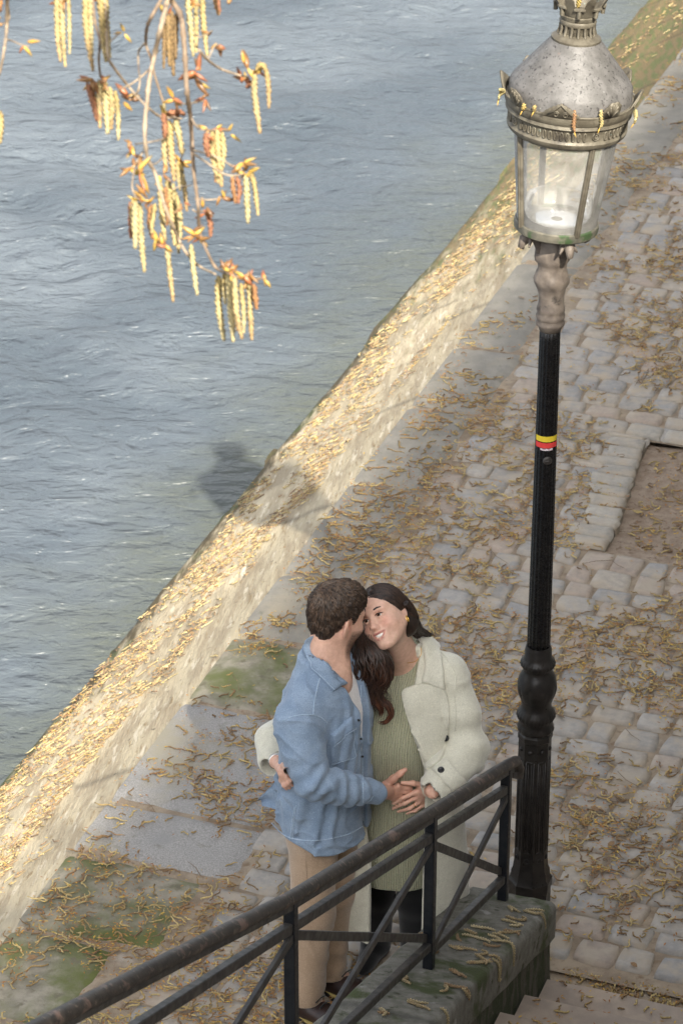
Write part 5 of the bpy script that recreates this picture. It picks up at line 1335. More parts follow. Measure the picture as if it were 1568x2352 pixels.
SS.fn(hemcut, mp(0, 0, .7), .6, .008, 'i')
def front_open(P):      # the shirt hangs open down the front
    q = P-CMn; f = q@FM; r = q@RM; z = P[:, 2]; w = np.interp(z, [.7, .95, 1.2, 1.36, 1.46, 1.55], [.022, .024, .034, .048, .07, .085])
    return np.maximum(np.abs(r+.028)-w, .05-f)
SS.fn(front_open, mp(.1, 0, 1.1), .7, .006, 's')
SS.cone(mp(.01, .005, 1.44), HM(0, -.02, -.05), .068, .080, .012, 's'); SS.cone(mp(.02, 0, 1.44), mp(.12, -.01, 1.56), .060, .075, .012, 's')
sdf_obj('overshirt', SS, axis((-.40, .24, .0048)), axis((8.70, 9.50, .0055)), axis((.66, 1.57, .0052)), M['denim'], PM)
# the shirt tail pulled out behind by her hand: a thin flaring sheet of cloth
b = MB(); n1, n2 = 14, 10; Vt = []; Vb = []
for i in range(n1):
    u = i/(n1-1); tp = at_y(658-68*u, 1772+60*u, 9.10+.10*u); bt = at_y(652-50*u, 1868-18*u, 9.09+.07*u)
    for j in range(n2):
        v = j/(n2-1); p = tp*(1-v)+bt*v; wv = np.array([0, -.020*math.sin(v*5.2+u*1.5)*u, .006*math.sin(v*9)*u]); Vt.append(p+wv); Vb.append(p+wv+np.array([.001, .006, -.001]))
q = n1*n2; Fc = [f for i in range(n1-1) for j in range(n2-1) for f in ((i*n2+j, i*n2+j+1, (i+1)*n2+j+1, (i+1)*n2+j), (q+i*n2+j, q+(i+1)*n2+j, q+(i+1)*n2+j+1, q+i*n2+j+1))]
rg_ = [j for j in range(n2)]+[i*n2+n2-1 for i in range(1, n1)]+[(n1-1)*n2+j for j in range(n2-2, -1, -1)]+[i*n2 for i in range(n1-2, 0, -1)]
Fc += [(rg_[k], rg_[(k+1) % len(rg_)], q+rg_[(k+1) % len(rg_)], q+rg_[k]) for k in range(len(rg_))]
b.add(Vt+Vb, Fc); b.build('shirt_tail', M['denim'], PM)
# collar, pocket, flap, cuff, seams
UN = SDF(); UN.merge(SS); UN.merge(SB)
cr1 = lambda L: [(548.8+.4*x, 1293.6+.4*y) for x, y in L]
strip_patch(UN, cr1([(430, 418), (408, 470), (415, 512), (455, 548), (510, 590), (560, 640), (612, 684)]), cr1([(398, 440), (378, 500), (392, 560), (430, 615), (470, 665), (505, 705), (535, 738)]), .013, 30, 8, M['denim'], 'collar', PM, thick_in=.022)
strip_patch(SS, cr1([(528, 1015), (560, 1000), (600, 975), (655, 935)]), cr1([(528, 1150), (575, 1140), (625, 1125), (668, 1105)]), .008, 16, 10, M['denim'], 'pocket', PM)
strip_patch(SS, cr1([(522, 985), (560, 950), (595, 918), (640, 882)]), cr1([(538, 1045), (575, 1010), (610, 985), (648, 950)]), .016, 16, 8, M['denim'], 'pocket_flap', PM)
b = MB()
for L in [cr1([(250, 905), (310, 880), (370, 870), (425, 872)]), cr1([(425, 872), (432, 800), (448, 720), (465, 655)]), cr1([(425, 872), (470, 885), (505, 915)]), cr1([(320, 1400), (308, 1470), (296, 1590)]), cr1([(330, 1390), (318, 1465), (306, 1590)]),
          cr1([(186, 1490), (240, 1545), (300, 1578), (400, 1592), (520, 1582), (640, 1550), (716, 1505)]), cr1([(700, 700), (705, 900), (708, 1100), (712, 1300), (715, 1480)])]: seam(b, SS, L, .0021)
for L in [cr1([(398, 444), (382, 502), (396, 560), (434, 612), (474, 662), (508, 702), (538, 732)])]: seam(b, UN, L, .0018, .0125)
for L in [cr1([(530, 1148), (575, 1138), (625, 1123), (666, 1103), (655, 1020), (648, 960)])]: seam(b, SS, L, .0018, .008)
for L in [cr1([(538, 1042), (575, 1008), (610, 982), (648, 948)])]: seam(b, SS, L, .0018, .0155)
b.build('seams', M['denim_seam'], PM)
def cuffseam():
    b = MB(); a = ELR*.17+WRR*.83; d = WRR-ELR; d /= np.linalg.norm(d); u = np.cross(d, [0, 0, 1]); u /= np.linalg.norm(u); v = np.cross(d, u)
    ring = [a+(u*math.cos(t)+v*math.sin(t))*.0415 for t in np.linspace(0, 2*math.pi, 28)]; b.tube(ring, .0022, 6, cap=False)
    b.build('cuff_seam', M['denim_seam'], PM)
cuffseam()
def disc(name, sdf, x, y, r, parent, m='button', off=.004, rim=True):
    p = sdf.hit([(x, y)])[0]; n = sdf.grad(np.array([p]), .008)[0]; z = Vector(n).to_track_quat('Z', 'Y').to_matrix().to_4x4()
    b = MB(); b.lathe([(.0001, .0025), (r*.55, .0025), (r*.7, .0042), (r*.95, .0038), (r, .001), (r, -.004)], 24)
    if rim:
        for q in range(4): a = q*math.pi/2+.4; b.lathe([(.0001, .0034), (r*.09, .003), (r*.1, .002)], 8, (r*.28*math.cos(a), r*.28*math.sin(a), 0))
    b.build(name, M[m], parent, xf=Matrix.Translation(Vector(p+n*off)) @ z)
disc('button', SS, 548.8+.4*582, 1293.6+.4*975, .0065, PM, off=.011)
for y in (775, 900, 1010, 1110): disc('button', SS, 548.8+.4*(672+ (y-775)*.09), 1293.6+.4*y, .0042, PM, rim=False)
# trousers
SP = SDF(); SP.loft(CMn, (RM, FM), [(.78, 0, 0, .155, .105, .13), (.88, 0, 0, .16, .11, .12), (.98, 0, 0, .165, .12, .12)], 0)
for r_, ft in ((.090, (-.129, 9.045, 0)), (-.085, (-.045, 9.204, 0))):
    f = np.array(ft); SP.chain([mp(-.005, r_, .82), mp(-.008, r_*1.0, .47), f+np.array([0, 0, .13])], [.096, .076, .062], .03)
    SP.cone(f+np.array([0, 0, .13]), f+np.array([0, 0, .105]), .068, .066, .01)
SP.fn(lambda P: .006*vnoise(np.stack([P[:, 0]*14, P[:, 1]*14, P[:, 2]*9], -1))+.0030*np.sin(P[:, 2]*70+6*vnoise(P*9))*np.clip((.30-P[:, 2])*6, 0, 1)*(.5+vnoise(P*7+4))-.006*np.clip(1-np.abs(vnoise(np.stack([P[:, 0]*5+P[:, 2]*3, P[:, 1]*5, P[:, 2]*6], -1)+11))*5, 0, 1)**2, mp(0, 0, .5), .8, 0, 'd')
SP.fn(lambda P: .085-P[:, 2], mp(0, 0, .1), .6, .004, 'i')
sdf_obj('trousers', SP, axis((-.30, .20, .006)), axis((8.90, 9.40, .006)), axis((.06, 1.0, .0065)), M['chino'], PM)
b = MB()
for L in [[(702, 1965), (704, 2020), (705, 2060)], [(660, 2105), (690, 2112), (722, 2108)]]: seam(b, SP, L, .0016)
b.build('trouser_seam', M['chino'], PM)
for ft in ((-.129, 9.045, 0), (-.032, 9.204, 0)):
    f = np.array(ft); d = np.array([.80, -.60, 0]); s_ = np.array([-d[1], d[0], 0])
    S = SDF(); S.cone(f+np.array([0, 0, .13])-d*.01, f+np.array([0, 0, .06])-d*.015, .052, .050, .02); S.ell(f+d*.05+np.array([0, 0, .045]), (.135, .048, .046), np.stack([d, s_, [0, 0, 1]]), .03); S.ell(f+d*.12+np.array([0, 0, .042]), (.062, .050, .034), np.stack([d, s_, [0, 0, 1]]), .03)
    S.fn(lambda P: .022-P[:, 2], f, .3, .004, 'i')
    bo = sdf_obj('boot', S, axis((f[0]-.16, f[0]+.26, .005)), axis((f[1]-.26, f[1]+.16, .005)), axis((.0, .18, .005)), M['leather'], PM)
    for (nm, z0, z1, g, mm) in (('sole', .0, .021, .008, 'sole'), ('welt', .021, .026, .0095, 'welt')):
        b = MB(); ring = []
        for t in np.linspace(0, 2*math.pi, 40, endpoint=False):
            a = math.cos(t); ring.append(f+d*(.055+(.130+g)*a)+s_*(.046+g)*math.sin(t)*(1-.12*(a < -.2)+.06*(a > .3)))
        V = [q+np.array([0, 0, z0]) for q in ring]+[q+np.array([0, 0, z1]) for q in ring]; n = 40
        b.add(V, [(i, (i+1) % n, n+(i+1) % n, n+i) for i in range(n)]+[tuple(range(n-1, -1, -1)), tuple(range(n, 2*n))]); b.build(nm, M[mm], bo, smooth=False)
    b = MB()
    for q in range(4):
        c = f+d*(.045+.018*q)+np.array([0, 0, .128-.018*q]); b.tube([c-s_*.028, c+np.array([0, 0, .006]), c+s_*.028], .0026, 5)
    b.build('laces', M['black_cloth'], bo)
# --- short hair: a cap with many small locks swirling from the crown
def hair_short():
    S = SDF(); k = 1.0
    S.ell(HM(0, -.016, .040), (.0835, .1035, .0925), HM.A, 0); S.ell(HM(0, .035, .084), (.058, .045, .034), HM.A, .04); S.ell(HM(0, -.064, -.026), (.060, .030, .066), HM.A, .03)
    def cut(P):
        l = HM.loc(P); lim = np.interp(l[:, 1], [-.12, -.09, -.06, -.03, -.015, .0, .02, .05, .09, .12], [-.090, -.086, -.066, -.020, .020, .030, -.020, .045, .062, .07])
        lim = np.where((l[:, 1] > -.028) & (l[:, 1] < .012), np.maximum(lim, -.0+.030*np.exp(-((l[:, 1]+.008)/.022)**2)), lim)
        return lim+.004*vnoise(l*130)-l[:, 2]
    S.fn(cut, HM(0, 0, .03), .25, .010, 'i'); S.fn(lambda P: .0035*vnoise(HM.loc(P)*np.array([60, 60, 40]))+.0015*vnoise(HM.loc(P)*150), HM(0, 0, 0), .3, 0, 'd')
    def hcol(V):
        l = HM.loc(V); wc = np.array([.012, -.082, .098]); r = np.linalg.norm(l-wc, axis=1); f = np.clip(1-r/.012, 0, 1)[:, None]
        return np.ones((len(V), 3))*(1-f)+np.array([9.0, 6.5, 7.0])*f
    hb = sdf_obj('hair', S, axis((HM.o[0]-.15, HM.o[0]+.16, .0034)), axis((HM.o[1]-.15, HM.o[1]+.16, .0034)), axis((HM.o[2]-.13, HM.o[2]+.16, .0034)), M['hair_m'], PM, hcol)
    rg = np.random.default_rng(3); wc = np.array([.012, -.082, .098]); n = 7000
    d = rg.normal(size=(n, 3)); d /= np.linalg.norm(d, axis=1)[:, None]; d = d[d[:, 2] > -.75]; l = np.array([0, -.016, .040])+d*np.array([.084, .104, .093])
    def flow(l, nn, k):
        fl = l-wc; ds = np.linalg.norm(fl, axis=1); fl = fl/(ds[:, None]+1e-9); fl = fl-nn*np.sum(fl*nn, 1)[:, None]; fl /= np.linalg.norm(fl, axis=1)[:, None]+1e-9
        sw = np.cross(nn, fl); fl = fl+sw*(.75*np.exp(-ds/.05)+.12)[:, None]+k
        dn = np.clip((.03-l[:, 2])/.05, 0, 1)[:, None]; fl = fl+dn*np.array([0, -.1, -.7])
        fr = np.clip((l[:, 1]-.03)/.04, 0, 1)[:, None]; fl = fl+fr*np.array([-.5, -.1, .25]); fl = fl-nn*np.sum(fl*nn, 1)[:, None]
        return fl/(np.linalg.norm(fl, axis=1)[:, None]+1e-9)
    def on(l):
        P = HM.o+l@HM.A
        for _ in range(2): P = P-S.grad(P)*S.eval(P)[:, None]
        return HM.loc(P)
    l = on(l); k = rg.normal(size=(len(l), 3))*.05; L = rg.uniform(.016, .040, len(l)); tr = [l]; ns = []
    for q in range(4):
        nn = S.grad(HM.o+tr[-1]@HM.A)@HM.A.T; ns.append(nn); tr.append(on(tr[-1]+flow(tr[-1], nn, k)*(L/4)[:, None]))
    ns.append(ns[-1]); T = np.stack(tr, 1)
    b = MB(); cs = rg.uniform(.45, 2.1, len(l)); lifts = rg.uniform(0.2, 1, len(l))
    for i in range(len(l)):
        le = T[i, -1]; lim = np.interp(le[1], [-.12, -.09, -.06, -.03, -.015, .0, .02, .05, .09], [-.096, -.092, -.074, -.026, .014, .026, -.02, .045, .06])
        if le[2] < lim or not np.isfinite(T[i]).all() or np.linalg.norm(T[i, 0]-wc) < .008: continue
        lf = .0008+.0030*lifts[i]**2+(.003*lifts[i] if i % 9 == 0 else 0)+.006*max(0, (T[i, 0, 1]-.02)*12)*lifts[i]*(T[i, 0, 2] > .06)
        pts = [HM.o+(T[i, q]+ns[q][i]*(lf*math.sin(.3+q*.6)+.0006))@HM.A for q in range(5)]
        c = cs[i]; b.tube(pts, [.0010, .0014, .0014, .0011, .0003], 4, col=(c, c*.97, c*.92))
    b.build('hair_locks', M['hair_m'], hb)
hair_short()
# ================================================================ THE WOMAN
PW = empty('person', (.21, 9.40, 0), 'smiling person with long dark hair in a pale wool coat and ribbed green dress', 'person')
V_b = -ray(886, 1420); V_r = CR; V_u = np.cross(V_b, V_r)
def view_frame(px, Y, yaw, pitch, roll, sc):
    f = np.array([-math.sin(yaw), 0, math.cos(yaw)]); u = np.array([0, 1.0, 0]); f2 = f*math.cos(pitch)+u*math.sin(pitch); u2 = u*math.cos(pitch)-f*math.sin(pitch)
    c, s = math.cos(roll), math.sin(roll); rot = np.array([[c, -s, 0], [s, c, 0], [0, 0, 1]]); f2 = rot@f2; u2 = rot@u2
    toW = lambda v: V_r*v[0]+V_u*v[1]+V_b*v[2]; return Frame(at_y(*px, Y), toW(f2), toW(u2), sc)
HW = view_frame((884, 1416), 9.30, R(30), R(8), R(28), .93)
SW = SDF(); head_sdf(SW, HW, True, True)
nbw = NECKW+np.array([0, .03, -.01])
SW.cone(HW(0, -.022, -.045), nbw, .048, .052, .03); SW.cone(HW(0, .015, -.07), nbw+np.array([-.02, -.03, -.02]), .034, .040, .03)
SW.loft(CWn, (LW, FW), [(.86, 0, 0, .16, .11, .11), (1.05, 0, .02, .14, .13, .10), (1.2, 0, 0, .145, .11, .095), (1.30, 0, -.01, .16, .085, .09), (1.365, 0, -.02, .13, .065, .075), (1.40, 0, -.02, .06, .05, .05)], .04)
SW.cone(wp(.02, .02, 1.37), wp(.0, .13, 1.375), .012, .012, .02); SW.cone(wp(.02, -.02, 1.37), wp(.0, -.13, 1.375), .012, .012, .02)
SLW, ELW, WLW = wp(-.01, .175, 1.325), at_y(1070, 1722, 9.26), at_y(993, 1818, 9.10)
SRW, ERW, WRW = wp(-.01, -.175, 1.325), np.array([-.13, 9.43, 1.10]), at_y(634, 1748, 9.12)
SW.chain([SLW, ELW, WLW], [.044, .036, .023], .02); SW.chain([SRW, ERW, WRW], [.044, .036, .023], .02)
for sx in (-1, 1): SW.chain([wp(0, sx*.085, .88), wp(.01, sx*.08, .48), wp(0, sx*.08, .08), wp(.11, sx*.09, .03)], [.085, .055, .036, .028], .03)
# left hand over his
hc = ondress(970, 1816, .040)
SW.cone(WLW, hc, .0215, .022, .02)
kn = [ondress(953, 1820, .046), ondress(955, 1832, .044), ondress(961, 1842, .040), ondress(972, 1848, .034)]
for q, w in zip(kn, (.0105, .0105, .010, .009)): SW.cone(hc, q, .0175, w, .014)
finger(SW, [kn[0], ondress(926, 1833, .044), ondress(901, 1846, .024)], .0092, .0062); finger(SW, [kn[1], ondress(930, 1845, .042), ondress(902, 1857, .022)], .0092, .0062)
finger(SW, [kn[2], ondress(940, 1857, .036), ondress(914, 1864, .020)], .0088, .006); finger(SW, [kn[3], ondress(954, 1862, .030), ondress(934, 1868, .020)], .0080, .0056)
finger(SW, [ondress(973, 1804, .040), ondress(948, 1799, .044), ondress(923, 1798, .032)], .0115, .0072, .010)
# right hand at his waist
def onshirt(x, y, off): return SS.hit([(x, y)])[0]-ray(x, y)*off
hw = onshirt(652, 1772, .018); SW.cone(WRW, hw, .0215, .022, .02)
for (kx, ky, mx, my, tx, ty) in ((660, 1784, 668, 1791, 673, 1796), (655, 1788, 664, 1797, 671, 1804), (650, 1791, 658, 1802, 665, 1810), (646, 1792, 652, 1804, 658, 1812)):
    k_ = onshirt(kx, ky, .020); SW.cone(hw, k_, .016, .0095, .012); finger(SW, [k_, onshirt(mx, my, .022), onshirt(tx, ty, .008)], .0090, .0062)
finger(SW, [onshirt(650, 1757, .026), onshirt(658, 1770, .028), onshirt(663, 1784, .024)], .0105, .0070, .008)
def wom_col(V):
    c = np.tile(SKIN_W, (len(V), 1)); l = HW.loc(V)
    def arc(pts):
        d = np.full(len(V), 9.0)
        for a, b_ in zip(pts[:-1], pts[1:]):
            a = np.array(a); b_ = np.array(b_); t = np.clip(((l-a)@(b_-a))/((b_-a)@(b_-a)), 0, 1); d = np.minimum(d, np.linalg.norm(l-a-t[:, None]*(b_-a), axis=1))
        return d
    up = arc([(-.031, .086, -.0545), (-.014, .103, -.058), (0, .106, -.060), (.014, .103, -.058), (.031, .086, -.0545)]); lo = arc([(-.031, .087, -.056), (-.014, .101, -.080), (0, .104, -.084), (.014, .101, -.080), (.031, .087, -.056)])
    m = np.clip((.0052-np.minimum(up, lo))/.002, 0, 1)[:, None]; c = c*(1-m)+np.array([.44, .17, .145])*m
    for sx in (-1, 1):
        bl = np.exp(-((l[:, 0]-sx*.043)/.022)**2-((l[:, 1]-.08)/.03)**2-((l[:, 2]+.03)/.022)**2)[:, None]; c = c*(1-bl*np.array([.0, .20, .22]))
        sh = np.exp(-((l[:, 0]-sx*.034)/.017)**2-((l[:, 1]-.092)/.02)**2-((l[:, 2]-.014)/.008)**2)[:, None]; c = c*(1-sh*np.array([.22, .38, .45]))
    ins = ((np.abs(l[:, 0]) < .024) & (l[:, 1] > .07) & (l[:, 1] < .0975-12*l[:, 0]**2) & (np.abs(l[:, 2]+.069-14*l[:, 0]**2) < .009)); c[ins] = np.array([.09, .03, .028])
    no = np.exp(-(l[:, 0]/.014)**2-((l[:, 1]-.115)/.015)**2-((l[:, 2]+.035)/.014)**2)[:, None]; c = c*(1-no*np.array([.0, .10, .10]))
    hd = (V[:, 2] < 1.2); c[hd] *= np.array([1.05, .98, .97]); return c
sdf_obj('body', SW, axis((-.30, .60, .0034)), axis((8.84, 9.62, .0034)), axis((-.02, .90, .010), (.90, 1.14, .0032), (1.14, 1.30, .008), (1.30, 1.74, .0027)), M['skin'], PW, wom_col)
eyes(HW, PW, (-.10, 1, .10), (.06, .032, .018))
b = MB(); V = []; n = 26                                           # upper teeth
for i in range(n+1):
    x = -.0265+.053*i/n; y = .1000-15*x*x; g = .0009*abs(math.sin(math.pi*x/.0068)); zt = -.0590+5*x*x; zb = -.0775+22*x*x
    V += [HW(x, y-g, zt), HW(x, y+.0008-g, (zt+zb)/2), HW(x, y-g, zb), HW(x, y-.004, zb)]
b.add(V, [(i*4+j, (i+1)*4+j, (i+1)*4+j+1, i*4+j+1) for i in range(n) for j in range(3)]); b.build('teeth', M['teeth'], PW)
b = MB(); c = HW(.076, -.012, -.046)                                # hoop earring on the visible ear
b.tube([c+(HW.A[1]*math.cos(t)*.55+HW.A[2]*math.sin(t))*.0105+HW.A[0]*.003 for t in np.linspace(0, 2*math.pi, 20)], .0022, 8, cap=False); b.build('earring', M['gold'], PW)
# --- dress
sdf_obj('dress', SD, axis((-.02, .44, .005)), axis((9.10, 9.60, .005)), axis((.44, 1.43, .005)), M['knit'], PW, None, {'rib': lambda V: (lambda q: (q@LW)*1.0+.35*np.sign(q@LW)*np.maximum(np.abs(q@LW)-.10, 0)+.0012*vnoise(V*40))(V-CWn)})
# --- coat
SC_ = SDF()
SC_.loft(CWn, (LW, FW), [(.22, -.01, .02, .305, .25, .21), (.6, -.005, .02, .275, .235, .195), (.9, 0, .02, .245, .225, .18), (1.08, 0, .015, .232, .212, .168), (1.2, 0, .0, .226, .178, .160), (1.30, 0, -.01, .215, .135, .145), (1.365, 0, -.02, .175, .10, .12), (1.41, 0, -.02, .105, .085, .09), (1.43, 0, -.02, .08, .07, .075)], 0)
SC_.fn(lambda P: .010*vnoise(np.stack([P[:, 0]*9, P[:, 1]*9, P[:, 2]*2.4], -1)+3)*np.clip((1.3-P[:, 2])*3, .2, 1)+.0016*vnoise(P*60), wp(0, 0, .8), 1.0, 0, 'd')
SC_.fn(None, wp(0, 0, .8), 2.0, .024, 'h')
def coat_open(P):
    q = P-CWn; f = q@FW; l = q@LW; z = P[:, 2]
    hi = np.interp(z, [.25, .75, .92, 1.02, 1.12, 1.22, 1.30, 1.38, 1.45], [.16, .158, .155, .148, .120, .088, .085, .085, .09]); lo = np.interp(z, [.25, .62, .8, 1.0, 1.3, 1.45], [-.025, -.030, -.06, -.08, -.07, -.07])
    return np.maximum(np.maximum(l-hi, lo-l), .03-f)
SC_.fn(coat_open, wp(.1, 0, .85), .9, .010, 's'); SC_.fn(lambda P: .255-P[:, 2]+.01*vnoise(P*8), wp(0, 0, .3), .6, .006, 'i')
up_ = SLW*.5+ELW*.5
SL_ = SDF(); SL_.cone(wp(-.02, .10, 1.345), wp(-.01, .165, 1.315), .058, .078, .04)
SL_.chain([wp(-.01, .175, 1.30), up_+np.array([.010, 0, 0]), ELW+np.array([.004, 0, -.004]), ELW*.5+WLW*.5, ELW*.18+WLW*.82], [.078, .072, .068, .062, .056], .04)
SL_.cone(ELW*.45+WLW*.55, ELW*.12+WLW*.88, .064, .059, .006)
SL_.cone(ELW*.10+WLW*.90, WLW*1.6-ELW*.6, .046, .046, .008, 's')
SL_.cone(wp(-.02, -.10, 1.345), wp(-.01, -.165, 1.315), .058, .075, .04); SL_.chain([wp(-.01, -.175, 1.30), ERW, at_y(632, 1700, 9.24), at_y(624, 1742, 9.17)], [.078, .072, .062, .054], .04)
SL_.cone(at_y(632, 1710, 9.22), at_y(626, 1752, 9.155), .058, .054, .006)
SL_.cone(at_y(628, 1745, 9.16), at_y(622, 1800, 9.06), .040, .044, .008, 's')
def w_folds(P):
    e = P-ELW; re = np.linalg.norm(e, axis=1); u = e@np.array([-.45, -.35, -.82])
    return .0095*np.sin(u*62+2*np.sin(e[:, 0]*18))*np.exp(-(re/.125)**2)+.0055*vnoise(np.stack([P[:, 0]*10, P[:, 1]*10, P[:, 2]*6], -1)+9)-.006*np.clip(1-np.abs(vnoise(np.stack([P[:, 0]*6+P[:, 2]*4, P[:, 1]*6, P[:, 2]*7], -1)+31))*5, 0, 1)**2+.0016*vnoise(P*60)
SL_.fn(w_folds, (SLW+WLW)/2, .9, 0, 'd')
SC_.merge(SL_, .012)
sdf_obj('coat', SC_, axis((-.36, .62, .0058)), axis((8.96, 9.74, .0065)), axis((.225, 1.47, .006)), M['wool'], PW)
CD = SDF(); CD.merge(SC_); CD.merge(SD)
strip_patch(CD, cr1([(1046, 690), (985, 712), (938, 742), (948, 820), (972, 915), (1008, 1020), (1060, 1125), (1082, 1190)]), cr1([(1160, 700), (1185, 740), (1200, 800), (1208, 860), (1206, 940), (1196, 1020), (1180, 1090), (1150, 1150)]), .016, 44, 14, M['wool'], 'lapel', PW)
CN = SDF(); CN.merge(SC_); CN.merge(SD); CN.merge(SW)
strip_patch(CN, cr1([(1028, 432), (1046, 480), (1060, 540), (1062, 600), (1052, 650), (1046, 686)]), cr1([(1085, 432), (1130, 470), (1160, 540), (1172, 610), (1178, 670), (1181, 718)]), .020, 30, 12, M['wool'], 'collar', PW, thick_in=.018)
b = MB()
for L in [cr1([(1246, 640), (1238, 760), (1242, 880), (1238, 960)]), cr1([(1150, 500), (1200, 560), (1240, 640)])]: seam(b, SC_, L, .003, -.0005)
b.build('coat_seam', M['wool'], PW)
strip_patch(SC_, cr1([(1108, 1185), (1150, 1150), (1185, 1122)]), cr1([(1215, 1305), (1262, 1290), (1310, 1262)]), .013, 14, 12, M['wool'], 'cuff_tab', PW)
disc('button', SC_, 548.8+.4*1160, 1293.6+.4*1196, .0125, PW, off=.012); disc('button', CD, 548.8+.4*1196, 1293.6+.4*1003, .0125, PW, off=.016)
# watch on the right wrist
b = MB(); d = hw-WRW; d /= np.linalg.norm(d); u = np.cross(d, [0, 0, 1]); u /= np.linalg.norm(u); v = np.cross(d, u); c = WRW+d*.000
for o in (-.006, 0, .006): b.tube([c+d*o+(u*math.cos(t)+v*math.sin(t))*.0265 for t in np.linspace(0, 2*math.pi, 26)], .0034, 6, cap=False)
b.lathe([(.0001, .006), (.013, .006), (.015, .003), (.015, -.003)], 24, c+(-u*.4-v*.9)*.026); b.build('watch', M['steel'], PW)
b = MB(); p1, p2 = kn[2], ondress(940, 1857, .036); dd = p2-p1; dd /= np.linalg.norm(dd); u = np.cross(dd, [0, 0, 1]); u /= np.linalg.norm(u); v = np.cross(dd, u); c = p1*.55+p2*.45
b.tube([c+(u*math.cos(t)+v*math.sin(t))*.0088 for t in np.linspace(0, 2*math.pi, 18)], .0012, 6, cap=False); b.build('ring', M['gold'], PW)
b = MB()                                                            # thin necklace
seam(b, CN, cr1([(1040, 478), (1046, 510), (1036, 540), (1005, 565), (965, 572)]), .0011, .001, 20); b.build('necklace', M['gold'], PW)
# --- black trousers / boots under the coat
SX = SDF()
for sx in (-1, 1):
    SX.chain([wp(.01, sx*.075, .62), wp(.01, sx*.078, .30), wp(.0, sx*.08, .06)], [.085, .068, .058], .02); SX.ell(wp(.06, sx*.085, .045), (.042, .125, .040), np.stack([LW, FW, [0, 0, 1]]), .03)
SX.fn(lambda P: .004-P[:, 2], wp(0, 0, 0), .5, .003, 'i')
sdf_obj('black_boots', SX, axis((.0, .42, .007)), axis((9.12, 9.56, .007)), axis((-.01, .68, .007)), M['black_cloth'], PW)
